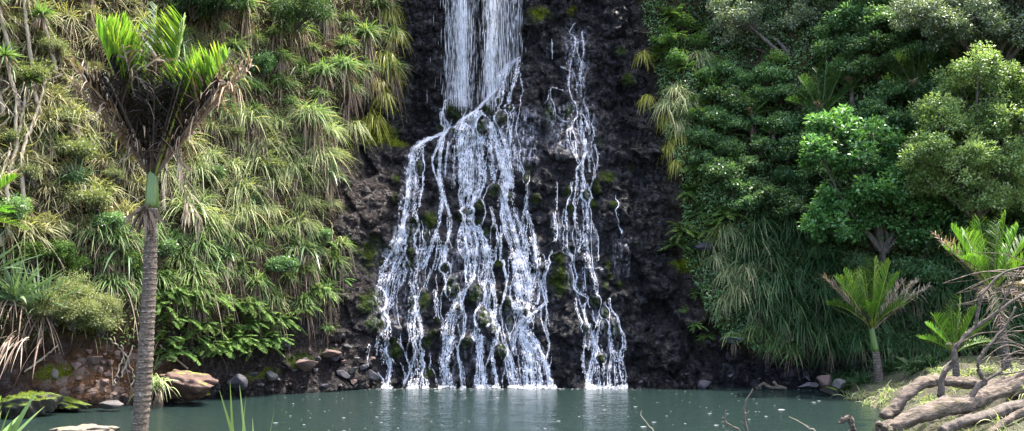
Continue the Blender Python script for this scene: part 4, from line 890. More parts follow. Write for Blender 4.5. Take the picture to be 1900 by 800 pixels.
A = scatter_px([(1740, 400), (1980, 380), (1980, 470), (1760, 470)], 48); plant_all(sh, A, 'dark shrub below the yellow-green tree at the right edge', 'dark shrubs under the right tree', (.7, 1.1), lift=.3)
A = scatter_px([(1500, 440), (1720, 450), (1720, 520), (1540, 520)], 50); plant_all(sh, A, 'dark shrub in deep shade under the bright broadleaf tree', 'dark shrubs under the broadleaf tree', (.6, .9), lift=.2)
A = scatter_px([(1200, -120), (1300, -120), (2000, -160), (2000, -20), (1250, -10)], 80); plant_all(sh, A, 'dark shrub along the top of the right bank', 'dark shrubs along the top', (1., 1.5), lift=.2)
purge(sh)
sh = [shrub('light_shrub', 'x', 'shrub', None, 'fern', .55, 26, 80, .09, .05, .22) for _ in range(3)]
A = np.array([(1265, 50), (1235, 85), (1290, 85), (1255, 120), (1320, 160), (1400, 160), (1440, 120), (1310, 230), (1360, 300)], float); plant_all(sh, A, 'light green leafy shrub on the upper right bank beside the cliff', 'light shrubs beside the upper cliff', (.7, 1.), lift=.2)
purge(sh)
sh = [shrub('bushy_shrub', 'x', 'shrub', None, 'darkbush', .9, 46, 120, .09, .03, .30) for _ in range(2)]
plant_all(sh, np.array([(545, 45)], float), 'dark dense bush standing out at the top of the left bank', 'dark bush at the top left', (1.15, 1.15), lift=1.2)
plant_all(sh, np.array([(395, 30), (355, 25), (410, 0), (370, -20)], float), 'dark bush in the hollow at the top of the left bank behind the palm', 'dark bushes in the top left hollow', (1., 1.3), lift=.7)
purge(sh)
sh = [shrub('fine_leaved_bush', 'x', 'shrub', None, 'finebush', .62, 60, 170, .06, .014, .20, yellow=.15) for _ in range(2)]
plant_all(sh, np.array([(165, 590), (130, 600), (185, 610), (95, 590), (150, 560), (120, 565), (190, 580)], float), 'fine-leaved yellow-green bush overhanging the red earth bank', 'fine-leaved bushes over the red earth bank', (.9, 1.1), lift=.35)
purge(sh)
sh = [shrub('leafy_bush', 'x', 'shrub', None, 'fern', .6, 30, 80, .08, .035, .22) for _ in range(2)]
plant_all(sh, np.array([(125, 440), (110, 480), (150, 500), (240, 500), (215, 450), (60, 480)], float), 'light green bush behind the blue-green flax at the left', 'light bushes behind the flax', (.6, .9), lift=.2)
purge(sh)

kinds = [(shrub('light_shrub', 'x', 'shrub', None, 'finebush', .5, 26, 70, .10, .03, .26), 'green leafy shrub among the tussocks of the upper left bank'), (shrub('fine_shrub', 'x', 'shrub', None, 'finebush', .5, 36, 120, .06, .014, .18), 'fine-leaved olive shrub among the tussocks of the left bank'), (shrub('dark_shrub', 'x', 'shrub', None, 'shrub', .5, 30, 80, .08, .04, .2), 'dark green shrub in a hollow of the left bank')]
for (pr, lb), pts in zip(kinds, ([(70, 150), (30, 260), (150, 290), (440, 250), (350, 150), (510, 320), (180, 380)], [(20, 60), (130, 230), (60, 330), (220, 330), (560, 270), (400, 180), (450, 420), (110, 100)], [(200, 420), (390, 330), (240, 260), (480, 130), (330, 250), (600, 440), (20, 400), (300, 470), (520, 500)])):
    plant_all([pr], np.array(pts, float), lb, lb.split(' among')[0].split(' in a')[0] + 's of the left bank', (.55, 1.15), lift=.45)
    purge([pr])
fx = [tussock('flax_clump', 'x', 'flax plant', None, 'flax', 'dead', 60, 16, 1.25, .055, (20, 85), (.2, .9), Ld=.8) for _ in range(2)]
plant_all(fx, np.array([(10, 130), (140, 340), (230, 480), (360, 400), (470, 380), (560, 130), (330, 90), (90, 270), (610, 330), (420, 480), (570, 470)], float), 'broad-bladed green flax clump standing out among the finer grasses of the left bank', 'flax clumps of the left bank', (.6, 1.05), lift=.15)
purge(fx)
# ------------------------------------------------------------------ palms
PB = np.array([*P(257, 812, 13.0)]); PB[2] = float(H(PB[0], 13.0)) - .05; PT = P(283, 312, 13.0)
palm('tall palm with ringed trunk and ragged half-dead crown in front of the left bank', PB, PT, .106,
     [(-92, 70, 2.5, .10, 0, .95), (-75, 74, 2.35, .06, 0, .8), (-85, 78, 2.35, .04, 0, .6), (5, 88, 2.4, .0, 0, .12), (75, 81, 2.35, .03, 0, .95), (100, 84, 2.3, .03, 0, .8), (88, 62, 2.1, .10, .1, .8), (105, 68, 2.0, .12, .15, .6), (150, 72, 2.1, .08, 0, .5), (-150, 70, 2.1, .08, 0, .5), (60, 66, 1.8, .1, 0, .4),
      (-88, 54, 2.0, .02, .55, 1.1), (-92, 50, 1.9, .05, .9, 1.2), (-70, 60, 1.9, .16, 1., 1.0), (-100, 62, 1.8, .20, 1., .7), (-30, 74, 1.9, .10, 1., .9), (-12, 80, 2.0, .04, .9, .8), (20, 78, 1.8, .10, 1., .2), (92, 53, 2.15, .0, 1., .7), (97, 52, 2.1, .02, 1., .8), (-95, 56, 1.9, .14, 1., .8), (-80, 60, 1.8, .22, 1., .45), (80, 58, 1.8, .12, .4, .05), (-75, 58, 1.7, .08, .4, .05), (20, 62, 1.5, .12, .5, .05), (-25, 60, 1.6, .15, .5, .05), (80, 60, 1.7, .1, .9, .2), (-60, 68, 1.7, .2, 1., .15), (30, 70, 1.6, .12, .9, .1), (-40, 66, 1.5, .14, .9, .08), (45, 66, 1.5, .1, .9, .1), (-85, 62, 1.6, .05, .3, .05), (85, 64, 1.6, .05, .3, .05), (-10, 72, 1.4, .05, .3, .05), (10, 66, 1.3, .05, .3, .05), (-70, 70, 1.7, .02, .3, .05), (70, 70, 1.7, .02, .3, .05), (-95, 58, 1.3, .02, .3, .05), (95, 58, 1.3, .02, .3, .05), (0, 80, 1.6, 0, .2, .05), (-50, 62, 1.5, .03, .3, .05), (50, 64, 1.5, .03, .3, .05)], start=.06, shaft=.58, lfs=1.2)
d = thing('fallen_frond', 'dry brown palm frond hanging down beside the green crownshaft of the tall palm', 'palm frond', P(326, 268, 12.9))
frond_mesh((0, 0, 0), 60, -70, 1.0, .15, 34, .35, .02, 1., tint=.8).build('dry_frond', M['palmdead'], d)
d2 = PT + np.array([-.02, -.12, -.60])
m = MB(); nn = 26; blades(m, d2 + R.normal(0, .04, (nn, 3)), azel(np.radians(R.uniform(-90, 90, nn)), np.radians(R.uniform(-60, 0, nn))), R.uniform(.15, .35, nn), .05, R.uniform(.4, 1., nn), 4, R.random(nn) * .6)
o = m.build('leaf_skirt', M['palmdead'], None, d2); o.location = d2; tag(o, 'brown papery leaf bases hanging below the green crownshaft of the tall palm', 'dead leaves')
def gfoot(px, py): x, y = onground(px, py); return np.array([x, y, float(H(x, y)) - .04])
b = gfoot(1632, 708); tp = P(1616, 604, b[1])
palm('small palm with yellowish crownshaft and one side of its crown dead, on the right shore', b, tp, .115,
     [(-80, 62, 2.1, .22, 0, .6), (-40, 74, 2.0, .12, 0, .9), (10, 82, 2.1, .05, 0, 1.), (70, 76, 2.2, .12, 0, .95), (95, 66, 2.1, .22, 0, .8), (-100, 72, 2.1, .15, 0, .8), (170, 75, 1.9, .1, 0, .4), (-140, 60, 1.8, .25, 0, .4), (120, 58, 1.9, .3, 0, .4), (-20, 50, 1.5, .3, 0, .2), (40, 48, 1.5, .3, 0, .2), (90, 50, 1.9, .35, 0, .5), (-90, 46, 1.7, .35, 0, .4),
      (80, 54, 2.2, .18, .8, 1.2), (90, 44, 2.3, .16, .9, 1.3), (65, 60, 1.8, .1, .7, 1.1), (-88, 52, 2.1, .1, .9, .8), (-40, 50, 1.2, .35, .9, .1), (60, 46, 1.2, .35, .9, .1)], group='small palms of the right bank', shaft=.75, lfs=1., wdt=.017)
b = P(1870, 690, 21.5); b[2] = float(H(b[0], b[1])) - .05; tp = P(1842, 535, 21.5)
palm('palm with yellow crownshaft behind the bare branches at the right edge', b, tp, .11,
     [(-70, 66, 1.75, .15, 0, .6), (0, 80, 1.6, .05, 0, .4), (-95, 56, 1.8, .25, 0, .4), (60, 72, 1.75, .08, 0, .6), (85, 80, 1.9, .03, 0, .4), (90, 60, 1.9, .25, 0, .5), (-60, 50, 1.6, .35, 0, .3), (40, 50, 1.6, .35, 0, .3), (-85, 46, 1.9, .03, .6, 1.0), (170, 70, 2., .05, 0, .4), (-120, 66, 1.9, .1, 0, .4),
      (80, 40, 1.6, .3, .9, 1.1), (60, 20, 1.4, .5, 1., 1.), (100, 30, 1.5, .5, 1., 1.2), (-40, 20, 1.1, .5, 1., .6), (20, 5, 1.0, .6, 1., .9), (70, 0, 1.2, .6, 1., 1.2), (-20, -20, 1.0, .5, 1., .8)], group='small palms of the right bank', shaft=.6, lfs=1., wdt=.018)
def trunkless(label, px, py, Y, sp, base=None, s=1.):
    p = P(px, py, Y); t = thing('young_palm', label, 'palm tree', p, 'young palms of the right bank')
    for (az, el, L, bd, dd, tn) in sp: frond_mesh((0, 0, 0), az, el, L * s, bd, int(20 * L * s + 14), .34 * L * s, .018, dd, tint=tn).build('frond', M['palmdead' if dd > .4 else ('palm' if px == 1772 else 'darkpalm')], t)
    mb = MB(); tube(mb, [(0, 0, -.9), (0, 0, -.4), (0, 0, .05)], [.09, .08, .05], 9); mb.build('trunk', M['trunk'], t)
std = [(-80, 32, 1.1, .2, 0, .6), (-60, 55, 1.3, .12, 0, .7), (20, 80, 1.4, .02, 0, .9), (60, 66, 1.3, .08, 0, .8), (80, 48, 1.3, .15, 0, .5), (95, 30, 1.1, .25, 0, .4), (-30, 68, 1.3, .05, 0, .4), (-100, 55, 1.1, .2, 0, .4), (150, 65, 1.2, .1, 0, .4), (20, 40, .8, .3, 0, .3), (-30, 35, .8, .3, .6, 1.)]
trunkless('knee-high young palm with bright central frond behind the driftwood', 1772, 655, 21.5, std, s=.95)
def up(pxpy): h = hit(*pxpy)[0]; return h
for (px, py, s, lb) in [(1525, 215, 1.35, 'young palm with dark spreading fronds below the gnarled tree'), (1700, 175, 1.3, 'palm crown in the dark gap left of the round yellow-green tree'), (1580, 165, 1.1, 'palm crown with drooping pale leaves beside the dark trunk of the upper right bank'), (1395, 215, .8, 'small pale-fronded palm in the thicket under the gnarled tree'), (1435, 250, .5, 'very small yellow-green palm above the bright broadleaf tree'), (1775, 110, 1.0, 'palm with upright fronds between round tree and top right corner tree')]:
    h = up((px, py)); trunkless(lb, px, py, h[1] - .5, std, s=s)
h = P(-75, 400, 20.2)
palm('palm leaning in from the left edge with one pink dead frond', (h[0], 20.2, .5), h, .12, [(80, 40, 1.7, .1, 0, .6), (95, 55, 1.9, .25, .8, 1.2), (70, 20, 1.5, .3, 0, .6), (60, 65, 1.8, .1, 0, .7), (0, 80, 1.8, 0, 0, .7), (-80, 60, 1.8, .1, 0, .6), (110, 10, 1.3, .3, 0, .6)], group=None, shaft=.6)
# ------------------------------------------------------------------ cabbage trees and bare stems on the upper left slope
def cabbage(label, head, px0, py0, r=.45, n=90, lean=0):
    h = hit(*head)[0]; c = h + np.array([0, -.95, 0]); b = hit(px0, py0)[0] + np.array([0, -.35, 0])
    t = thing('cabbage_tree', label, 'cabbage tree', b, 'cabbage trees of the upper left slope'); mb = MB()
    tube(mb, curve([b, (b + c) / 2 + np.array([.05, -.1, 0]), c], 8, .01), np.linspace(.055, .04, 17), 7); mb.build('trunk', M['palebark'], t, b)
    mb = MB(); d = usphere(n); d[:, 2] = d[:, 2] * .8 + .25; d = nrm(d); blades(mb, c + d * .03, d, r * R.uniform(.7, 1.1, n), .035, R.uniform(.05, .35, n), 3, np.clip(R.normal(.4, .25, n), 0, 1), roll=.4); mb.build('leaf_head', M['sedge'], t, b)
    mb = MB(); k = 40; d = azel(R.uniform(-PI, PI, k), R.uniform(-1.2, -.3, k)); blades(mb, c + d * .03, d, r * R.uniform(.6, 1., k), .03, R.uniform(.2, .6, k), 3, R.random(k) * 1.3); mb.build('dead_leaves', M['dead'], t, b)
for (hd, p0, r, lb) in [((46, 122), (52, 215), .5, 'cabbage tree with dark spiky round head and short trunk at the left'), ((28, 15), (34, 110), .5, 'cabbage tree in the top left corner'), ((76, 8), (72, 130), .48, 'cabbage tree at the top edge right of the corner one'), ((110, 48), (116, 140), .45, 'pale cabbage tree just left of the tall palm crown'), ((92, 165), (90, 230), .35, 'small cabbage tree low on the slope left of the palm crown')]:
    cabbage(lb, hd, *p0, r=r)
for i, (pp, lb) in enumerate([([(112, 160), (92, 230), (70, 300), (60, 400)], 'longest pale bare stem leaning across the left slope'), ([(78, 180), (60, 280), (44, 350), (30, 440)], 'pale leaning bare stem at the far left'), ([(60, 190), (58, 260), (50, 330)], 'short upright bare stem on the left slope'), ([(24, 150), (20, 220)], 'short pale stem under the corner cabbage tree'), ([(0, 190), (6, 250)], 'bare stem at the left edge'), ([(48, 290), (20, 380), (16, 460)], 'thick pale stem beside the left palm'), ([(330, 290), (322, 360), (314, 395)], 'thin bare stem behind the hanging dry frond')]):
    h = hit(*np.array(pp, float).T); h[:, 1] -= .75; h[-1, 1] += .4; b = h[-1]; mb = MB(); tube(mb, curve(h, 8, .012), np.linspace(.03, .055, (len(h) - 1) * 8 + 1), 6)
    for j in range(3):
        s = h[0] + (h[1] - h[0]) * R.random(); tube(mb, curve([s, s + np.array([R.normal(0, .2), -.05, .25]), s + np.array([R.normal(0, .35), -.05, .5])], 4), np.linspace(.02, .008, 9), 4)
    o = mb.build('bare_sapling', M['palebark'], None, b); o.location = b; tag(o, lb, 'sapling', 'bare saplings of the left slope')
# ------------------------------------------------------------------ flax at the left, dead skirt, foreground plants
def flax(name, label, loc, n, L, W, rz=0, dead=30, el=(35, 88), mat='flax', hemi=180, group=None, dr=(.05, .5), Ld=None):
    t = thing(name, label, 'flax plant', loc, group, rz); mb = MB()
    d = azel(np.radians(R.uniform(-hemi, hemi, n)), np.radians(R.uniform(*el, n))); blades(mb, R.normal(0, .08, (n, 3)) * np.array([1, 1, .2]), d, L * R.uniform(.6, 1.1, n), W * R.uniform(.7, 1.2, n), R.uniform(*dr, n), 7, np.clip(R.normal(.5, .25, n), 0, 1), roll=.8, tipt=.4); mb.build('sword_leaves', M[mat], t)
    if dead:
        mb = MB(); d = azel(np.radians(R.uniform(-100, 100, dead)), np.radians(R.uniform(-40, 30, dead))); blades(mb, R.normal(0, .1, (dead, 3)) * np.array([1, 1, .3]), d, (Ld or L * .7) * R.uniform(.6, 1.1, dead), W * .4, R.uniform(.7, 1.5, dead), 6, R.random(dead) * 1.4, roll=.6); mb.build('dead_leaves', M['dead'], t)
    return t
for (px, py, L, lb) in [(35, 560, 1.7, 'large blue-green flax with dead brown skirt at the left edge'), (85, 580, 1.45, 'blue-green flax with arching sword leaves left of the fine-leaved bush'), (-30, 520, 1.7, 'flax half outside the left edge')]:
    p = foot(px, py, -.25); flax('flax', lb, p, 70, L, .060, dead=26, el=(20, 85), hemi=110, Ld=.8, )
p = foot(40, 625, -.35); m = MB(); nn = 40; blades(m, p + R.normal(0, .25, (nn, 3)) * np.array([1.3, .3, .3]), azel(np.radians(R.normal(-10, 40, nn)), np.radians(R.uniform(-40, 10, nn))), R.uniform(.4, .95, nn), .03, R.uniform(.6, 1.2, nn), 6, R.random(nn) * 1.5, roll=.5)
o = m.build('leaf_skirt', M['dead'], None, p); o.location = p; tag(o, 'curtain of long dead brown flax leaves hanging over the left shore', 'dead leaves')
x, y = -5.55, 9.8; flax('flax', 'foreground flax with broad cut green leaf in the bottom left corner', (x, y, float(H(x, y)) - .05), 22, 1.2, .095, dead=6, el=(50, 88), mat='sedge')
x, y = -6.2, 11.0; flax('flax', 'smaller foreground flax at the left edge behind the cut-leaved one', (x, y, float(H(x, y)) - .05), 18, .9, .06, dead=8, el=(40, 85), mat='sedge')
x, y = -2.30, 8.0; flax('blade_plant', 'foreground clump of narrow green blades at the bottom edge in front of the pool', (x, y, float(H(x, y)) - .03), 22, 1.12, .03, dead=0, el=(62, 88), mat='sedge', dr=(.02, .3))
def twig(name, label, pts, r0, Y=None, side=(), mat='darkdrift', world=None):
    w = [P(a, b, Y) for (a, b) in pts] if world is None else world
    b = np.array(w[0]); b2 = b.copy(); 
    if world is None: b2[2] = float(H(b[0], b[1])) - .03; w = [b2] + w
    mb = MB(); c = curve(w, 8, r0 * .15); tube(mb, c, np.linspace(r0, r0 * .35, len(c)), 6)
    for s in side:
        c = curve([P(a, q, Y) for (a, q) in s], 6, r0 * .1); tube(mb, c, np.linspace(r0 * .6, r0 * .25, len(c)), 5)
    o = mb.build(name, M[mat], None, w[0]); o.location = w[0]; return tag(o, label, 'twig', 'bare twigs in the foreground')
twig('bare_twig', 'tall knobbly bare twig standing in the foreground right of centre', [(1388, 812), (1383, 785), (1381, 762), (1384, 745), (1392, 730), (1397, 722)], .013, 8.0, [[(1382, 775), (1390, 762)], [(1383, 790), (1374, 780)], [(1382, 762), (1378, 758)]])
twig('bare_twig', 'shorter forked bare twig left of the tall knobbly one', [(1376, 812), (1360, 792), (1346, 782), (1346, 765), (1348, 760)], .010, 8.0, [[(1346, 782), (1338, 784)], [(1348, 800), (1348, 780)]])
twig('grass_stalk', 'thin pale green stalk leaning left in front of the pool at the lower right', [(1516, 812), (1500, 794), (1484, 783), (1464, 773)], .007, 8.0, [[(1502, 796), (1496, 788)]], 'palebark')
twig('grass_stalk', 'thin bent pale stalk in front of the pool below the right waterfall', [(1214, 812), (1204, 790), (1190, 772), (1190, 762)], .006, 8.0, [], 'palebark')
# ------------------------------------------------------------------ driftwood on the right bank
def log(name, label, parts, mat='drift', group='driftwood on the right bank'):
    """parts: [(part name, material, [(px, py, Y)], r0, r1)]; the first is the log itself"""
    b = P(*parts[0][2][0]); t = thing(name, label, 'driftwood', b, group)
    for (nm, m, pts, r0, r1) in parts:
        mb = MB(); c = curve([P(*q) for q in pts], 9); n = len(c); c += np.stack([fbm(np.arange(n) * .35, np.full(n, 3.1 * k + r0 * 90), 5) for k in range(3)], 1) * r0 * .9
        kk = np.linspace(0, 1, n); rad = .76 * (r0 + (r1 - r0) * kk) * (1 + .35 * fbm(np.arange(n) * .3, np.full(n, r0 * 70), 8))
        tube(mb, c, rad, 22 if r0 > .05 else 7, jit=.012 if r0 > .05 else .05, ridge=.30 if r0 > .05 else 0); mb.build(nm, M[m], t, b)
    return t
log('driftwood_log', 'thick pale driftwood log with knobbly end lying along the bottom right', [('log', 'drift', [(1630, 806, 15.6), (1680, 782, 15.7), (1740, 760, 15.9), (1800, 748, 16.2), (1860, 728, 16.6), (1930, 708, 17)], .15, .19), ('stub', 'drift', [(1650, 800, 15.5), (1636, 790, 15.5), (1628, 785, 15.5)], .09, .05)])
log('driftwood_log', 'pale arched driftwood log with dark forked branches rising from it', [('log', 'drift', [(1640, 778, 16.6), (1668, 748, 16.7), (1700, 718, 16.8), (1728, 706, 17), (1775, 712, 17.2), (1830, 714, 17.4), (1880, 702, 17.6), (1930, 690, 17.8)], .15, .10),
    ('branch', 'darkdrift', [(1745, 738, 16.6), (1750, 700, 16.6), (1770, 668, 16.6), (1775, 641, 16.6), (1811, 608, 16.6), (1860, 572, 16.6), (1910, 540, 16.6)], .065, .03),
    ('twig', 'darkdrift', [(1811, 605, 16.6), (1820, 552, 16.6), (1834, 534, 16.6), (1862, 506, 16.6), (1905, 494, 16.6)], .04, .02), ('twig', 'darkdrift', [(1852, 576, 16.6), (1868, 548, 16.5), (1890, 500, 16.5)], .02, .01), ('twig', 'drift', [(1775, 641, 16.6), (1795, 630, 16.5), (1824, 618, 16.4), (1905, 614, 16.4)], .022, .01), ('twig', 'darkdrift', [(1769, 668, 16.6), (1758, 676, 16.5), (1752, 690, 16.4)], .02, .02)])
log('driftwood_log', 'slender pale bent driftwood limb between the two big logs', [('log', 'drift', [(1660, 790, 16.1), (1710, 768, 16.2), (1755, 740, 16.3), (1790, 742, 16.5), (1830, 725, 16.8), (1910, 690, 17.1)], .085, .07), ('branch', 'darkdrift', [(1795, 746, 16.2), (1815, 718, 16.2), (1828, 708, 16.2), (1815, 684, 16.2), (1822, 660, 16.2), (1836, 640, 16.2), (1862, 610, 16.2), (1885, 570, 16.2)], .06, .02), ('twig', 'darkdrift', [(1828, 708, 16.2), (1858, 688, 16.2), (1864, 668, 16.2), (1884, 652, 16.2)], .035, .012), ('twig', 'darkdrift', [(1845, 697, 16.2), (1880, 692, 16.2), (1910, 686, 16.2)], .025, .012), ('twig', 'drift', [(1864, 606, 16.2), (1880, 590, 16.2), (1910, 578, 16.2)], .012, .007), ('twig', 'drift', [(1850, 628, 16.2), (1880, 622, 16.2), (1912, 640, 16.2)], .012, .007)])
R2 = np.random.default_rng(5); dry = []
for k in range(16):
    a = np.array([1905 + R2.uniform(-10, 30), R2.uniform(500, 690)]); L_ = R2.uniform(60, 150); dx = -L_; y2 = R2.uniform(-35, 45)
    Yk = R2.uniform(16.8, 18.2); dry.append(('twig', 'drift' if k % 3 else 'darkdrift', [(a[0], a[1], Yk), (a[0] + dx * .5, a[1] + y2 * .5 - R2.uniform(6, 22), Yk - .1), (a[0] + dx, a[1] + y2, Yk - .2)], R2.uniform(.012, .022), .006))
log('dead_branches', 'spray of thin bare dead branches reaching in from the right edge above the driftwood', dry)
log('driftwood_log', 'dark damp log lying under the thick pale driftwood log', [('log', 'darkdrift', [(1745, 800, 15.3), (1785, 782, 15.4), (1830, 772, 15.6), (1880, 755, 15.8), (1930, 748, 16)], .11, .13)])
log('driftwood_log', 'reddish thin driftwood pole at the bottom right corner', [('log', 'drift', [(1830, 808, 14.8), (1870, 780, 14.9), (1930, 750, 15)], .07, .08)])
log('driftwood_snag', 'small hooked driftwood snag sticking out of the water at the bottom right', [('snag', 'drift', [(1585, 806, 17.4), (1582, 790, 17.4), (1578, 776, 17.4), (1570, 776, 17.4), (1562, 783, 17.4), (1556, 784, 17.4)], .07, .04), ('stub', 'drift', [(1566, 780, 17.4), (1560, 776, 17.4)], .03, .025), ('stub', 'drift', [(1580, 798, 17.4), (1572, 802, 17.3)], .035, .02)])
log('driftwood_sticks', 'tangle of pale sticks floating at the foot of the right bank', [('stick', 'drift', [(1404, 722, 29.3), (1416, 712, 29.2), (1430, 718, 29.1), (1452, 720, 29)], .06, .04), ('stick', 'drift', [(1436, 710, 29.1), (1442, 716, 29.1), (1460, 722, 29)], .06, .05), ('stick', 'drift', [(1408, 716, 29.2), (1412, 722, 29.2)], .05, .04), ('stick', 'drift', [(1420, 716, 29), (1436, 721, 29)], .04, .03)])
# ------------------------------------------------------------------ rocks
def rock_me(name, mat, seed, sub=4, flat=.75, cuts=13, rough=.16, dmin=.58):
    r = np.random.default_rng(seed); bm = bmesh.new(); bmesh.ops.create_icosphere(bm, subdivisions=sub, radius=1)
    co = np.array([v.co[:] for v in bm.verts])
    for _ in range(cuts):
        nn = nrm(r.normal(0, 1, 3)); d = r.uniform(dmin, dmin + .37); s = co @ nn; co = co - np.where(s > d, s - d, 0)[:, None] * nn
    co *= 1 + rough * (fbm(co[:, 0] * 2.3 + seed, co[:, 1] * 2.3 + co[:, 2] * 1.7, seed, 4))[:, None] * 2
    co *= np.array([1, .85, flat])
    for v, c in zip(bm.verts, co): v.co = c
    me = bpy.data.meshes.new(name); bm.to_mesh(me); bm.free(); me.polygons.foreach_set('use_smooth', np.ones(len(me.polygons), bool)); me.materials.append(M[mat]); return me
RM = {m: [rock_me('rock', m, i * 7 + k * 31, 4, .8, 11, .12, .42) for i in range(4)] for k, m in enumerate(['wetstone', 'redstone', 'greystone', 'mossy'])}
def rock(me, label, loc, sc, rz=0, group=None, name='rock', tilt=(0, 0), cat='rock'):
    o = bpy.data.objects.new(name, me); COL.objects.link(o); o.location = loc; o.scale = sc; o.rotation_euler = (tilt[0], tilt[1], rz); return tag(o, label, cat, group)
def px_rock(px, py, w, h, me, label, dy=-.1, group=None, name='rock', tilt=(0, 0), p=None):
    p = hit(px, py)[0] if p is None else p; k = p[1] / F
    return rock(me, label, (p[0], p[1] + dy, p[2]), (w * k / 2 * 1.1, w * k / 2, h * k / 2 * 1.3), R.uniform(-.3, .3), group, name, tilt)
big = rock_me('boulder', 'redmoss', 5, 5, .85, 6, .45)
px_rock(350, 720, 112, 42, big, 'large reddish-brown boulder with mossy foot on the left shore', p=P(350, 716, 24.4) , name='boulder', tilt=(0, .12))
px_rock(437, 709, 44, 34, RM['wetstone'][1], 'smooth dark blue-grey rock beside the reddish boulder', p=P(437, 710, 26.0))
px_rock(568, 676, 56, 26, RM['redstone'][0], 'pinkish angular slab above the waterline left of the fall', dy=-.15, tilt=(0, -.25))
px_rock(612, 657, 44, 18, RM['redstone'][2], 'flat reddish slab beside the streams left of the fall', dy=-.15)
px_rock(530, 640, 34, 26, RM['wetstone'][2], 'dark purple-grey block below the left tussocks', dy=-.15)
px_rock(506, 695, 30, 20, RM['greystone'][1], 'grey rounded rock low on the left shore between boulder and fall', dy=-.15)
px_rock(735, 612, 22, 30, RM['wetstone'][0], 'dark rounded rock between the two leftmost streams', dy=-.12)
px_rock(58, 752, 96, 46, rock_me('mossy_rock', 'mossy', 12, 5, .8, 2, .5), 'large rock covered in yellow-green moss at the left shore', p=P(58, 752, 21.4), name='mossy_rock')
px_rock(128, 752, 70, 26, rock_me('mossy_rock', 'mossy', 13, 5, .7, 2, .5), 'low flat rock covered in bright moss below the red earth bank', p=P(130, 750, 22.5), name='mossy_rock')
px_rock(206, 748, 46, 22, RM['greystone'][0], 'low grey-brown rock at the waterline left of the palm trunk', p=P(206, 750, 22.7))
px_rock(104, 694, 14, 20, RM['greystone'][3], 'small yellowish stone stuck in the bank at the far left', dy=-.05, name='rock').data = rock_me('rock', 'palestone', 3, 3, .9)
px_rock(160, 802, 105, 30, rock_me('rock', 'palestone', 9, 5, .6, 3, .5), 'pale lumpy rock at the bottom edge left of the palm trunk', p=P(160, 802, 16.2))
px_rock(1530, 704, 34, 28, RM['redstone'][1], 'rounded reddish rock at the right shore beside the pale sticks', p=P(1530, 704, 27.6))
px_rock(1535, 727, 50, 20, RM['mossy'][1], 'mossy flat rock at the waterline below the reddish rock', p=P(1535, 724, 27.0))
px_rock(1500, 716, 40, 14, RM['wetstone'][3], 'dark flat rock at the waterline between sticks and reddish rock', p=P(1498, 716, 28.0))
px_rock(1552, 712, 30, 24, RM['greystone'][2], 'grey rock tucked behind the mossy one at the right shore', p=P(1556, 712, 27.4))
px_rock(1352, 630, 44, 20, RM['wetstone'][0], 'dark slab jutting out below the pale tussocks of the right bank', dy=-.15)
px_rock(1298, 460, 40, 22, RM['wetstone'][1], 'dark grey rock jutting from the right bank above the green moss', dy=-.15)
o = thing('stump', 'short pale broken stump at the waterline just right of the palm trunk', 'stump', P(294, 748, 23.6)); mb = MB(); tube(mb, [(0, 0, -.2), (0, 0, .05), (.01, 0, .22)], [.10, .09, .085], 10, jit=.05); mb.build('stump_wood', M['drift'], o)
one = tussock('pale_tussock', 'straw-green tussock beside the stump right of the palm trunk', 'tussock', None, 'pale', 'dead', 90, 30, .75, .028, (20, 80), (.5, 1.), Ld=.5); place(one, P(290, 715, 23.4))
def scatter_rocks(poly, dm, kinds, sz, label, group, dy=-.08):
    A = scatter_px(poly, dm, 5000); h = hit(A[:, 0], A[:, 1])
    for i, p in enumerate(h):
        k = kinds[R.integers(len(kinds))]; s = R.gamma(3, sz / 3) + .03
        rock(RM[k][R.integers(4)], label[k], (p[0], p[1] + dy * s * 3, max(p[2], -.02)), (s * 1.2, s, s * R.uniform(.7, 1.1)), R.uniform(0, 6), group[k], tilt=(R.normal(0, .3), R.normal(0, .3)))
lk = dict(wetstone='dark wet stone on the rocky left shore between the reddish boulder and the fall', redstone='reddish stone on the rocky left shore between the reddish boulder and the fall', greystone='grey stone on the rocky left shore between the reddish boulder and the fall')
scatter_rocks([(420, 700), (470, 680), (540, 660), (640, 620), (690, 640), (690, 716), (560, 720), (420, 728)], 19, ['wetstone', 'wetstone', 'redstone', 'wetstone', 'greystone'], .085, lk, {k: k.replace('stone', ' stones') + ' of the left shore' for k in lk})
lk = dict(redstone='reddish stone bedded in the red earth bank left of the palm trunk', greystone='grey stone bedded in the red earth bank left of the palm trunk')
scatter_rocks([(120, 680), (160, 650), (240, 655), (245, 735), (130, 730)], 14, ['redstone'], .065, lk, {k: k.replace('stone', ' stones') + ' of the red earth bank' for k in lk})
lk = dict(wetstone='dark wet stone along the foot of the right-hand rock wall')
scatter_rocks([(1180, 690), (1420, 690), (1500, 700), (1490, 722), (1180, 716)], 34, ['wetstone'], .08, lk, dict(wetstone='dark stones along the right waterline'))
# roots hanging from the undercut bank
for (pp, lb) in [([(208, 628, ), (232, 655), (222, 690), (214, 716)], 'thin pale root hanging from the undercut bank left of the palm trunk'), ([(250, 640), (240, 670), (228, 700)], 'thin root crossing the red earth beside the palm trunk'), ([(112, 640), (80, 668), (50, 690)], 'pale dead branch sloping down over the bank at the far left'), ([(300, 640), (330, 668), (352, 684)], 'thin root trailing over the boulder right of the palm trunk'), ([(228, 640), (250, 690), (247, 720)], 'thin root dangling right beside the palm trunk')]:
    h = hit(*np.array(pp, float).T); h[:, 1] -= .12; mb = MB(); tube(mb, curve(h, 8, .015), .022, 5); o = mb.build('hanging_root', M['palebark'], None, h[0]); o.location = h[0]; tag(o, lb, 'root', 'roots and dead branches on the left bank')

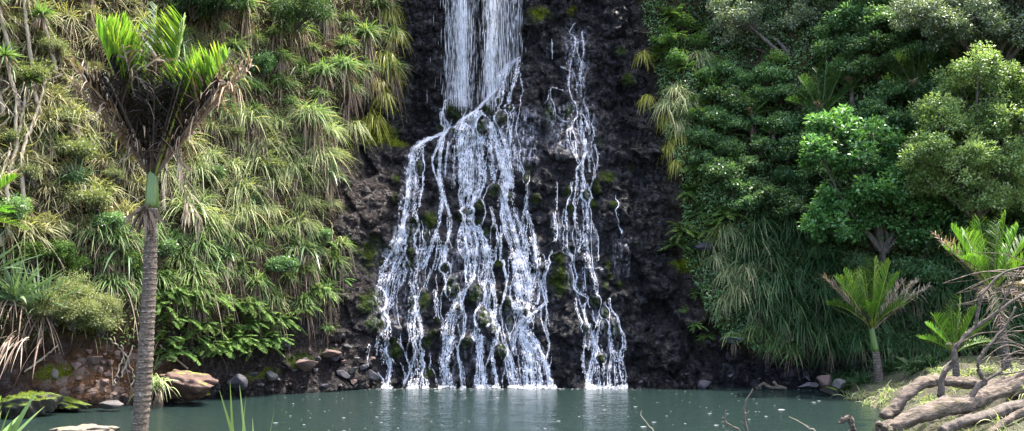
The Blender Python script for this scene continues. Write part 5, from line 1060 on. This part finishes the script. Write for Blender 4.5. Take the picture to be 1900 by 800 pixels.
# living moss cushions on the shore rocks
for o in [q for q in bpy.data.objects if q.name.startswith('mossy_rock') or q.name == 'boulder']:
    me = o.data; co = np.empty(len(me.vertices) * 3); me.vertices.foreach_get('co', co); co = co.reshape(-1, 3); nn = np.empty_like(co).ravel(); me.vertices.foreach_get('normal', nn); nn = nn.reshape(-1, 3)
    k = (nn[:, 2] > .15) & (fbm(co[:, 0] * 2.2 + 3, co[:, 1] * 2.2, 91, 3) > (-.02 if o.name != 'boulder' else .12)) if o.name != 'boulder' else (nn[:, 2] > -.2) & (co[:, 2] < .1) & (fbm(co[:, 0] * 2.5, co[:, 2] * 2.5, 92, 3) > .0)
    ii = np.nonzero(k)[0]; ii = ii[R.integers(0, len(ii), 2600)]; u = nrm(nn[ii] + R.normal(0, .7, (len(ii), 3))); mb = MB()
    leaves(mb, co[ii] + R.normal(0, .015, (len(ii), 3)), u, nrm(nn[ii] + R.normal(0, .6, (len(ii), 3))), .055 * R.uniform(.5, 1.4, len(ii)), .02, np.clip(.5 + R.normal(0, .3, len(ii)), 0, 1))
    mb.build('moss', M['moss'], o)

cam = bpy.data.cameras.new("camera"); co = bpy.data.objects.new("camera", cam); COL.objects.link(co)
cam.sensor_width = 36; cam.lens = F / 1900 * 36; cam.clip_end = 3000; cam.clip_start = .05
co.location = (0, 0, CAMH); co.rotation_euler = (PI / 2 + TH, 0, 0); SC.camera = co
w = bpy.data.worlds.new("World"); SC.world = w; w.use_nodes = True
sd = np.array([.32, .18, .92]); sd /= np.linalg.norm(sd)
sky = w.node_tree.nodes.new("ShaderNodeTexSky"); sky.sky_type = "NISHITA"; sky.sun_disc = False; sky.dust_density = 4.; sky.ozone_density = .6
sky.sun_elevation = math.asin(sd[2]); sky.sun_rotation = math.atan2(sd[0], sd[1])
bg = w.node_tree.nodes["Background"]; w.node_tree.links.new(sky.outputs[0], bg.inputs[0]); bg.inputs[1].default_value = .15
sl = bpy.data.lights.new("sun", "SUN"); sl.energy = 2.4; sl.angle = math.radians(2.0); sl.color = (1, .95, .86)
so = bpy.data.objects.new("sun", sl); COL.objects.link(so)
from mathutils import Vector
so.rotation_euler = Vector(sd).to_track_quat("Z", "Y").to_euler()
SC.view_settings.view_transform = "Standard"; SC.view_settings.look = "None"; SC.view_settings.gamma = 1; SC.view_settings.exposure = 2.8
SC.cycles.max_bounces = 6; SC.cycles.transparent_max_bounces = 12; SC.cycles.use_denoising = True
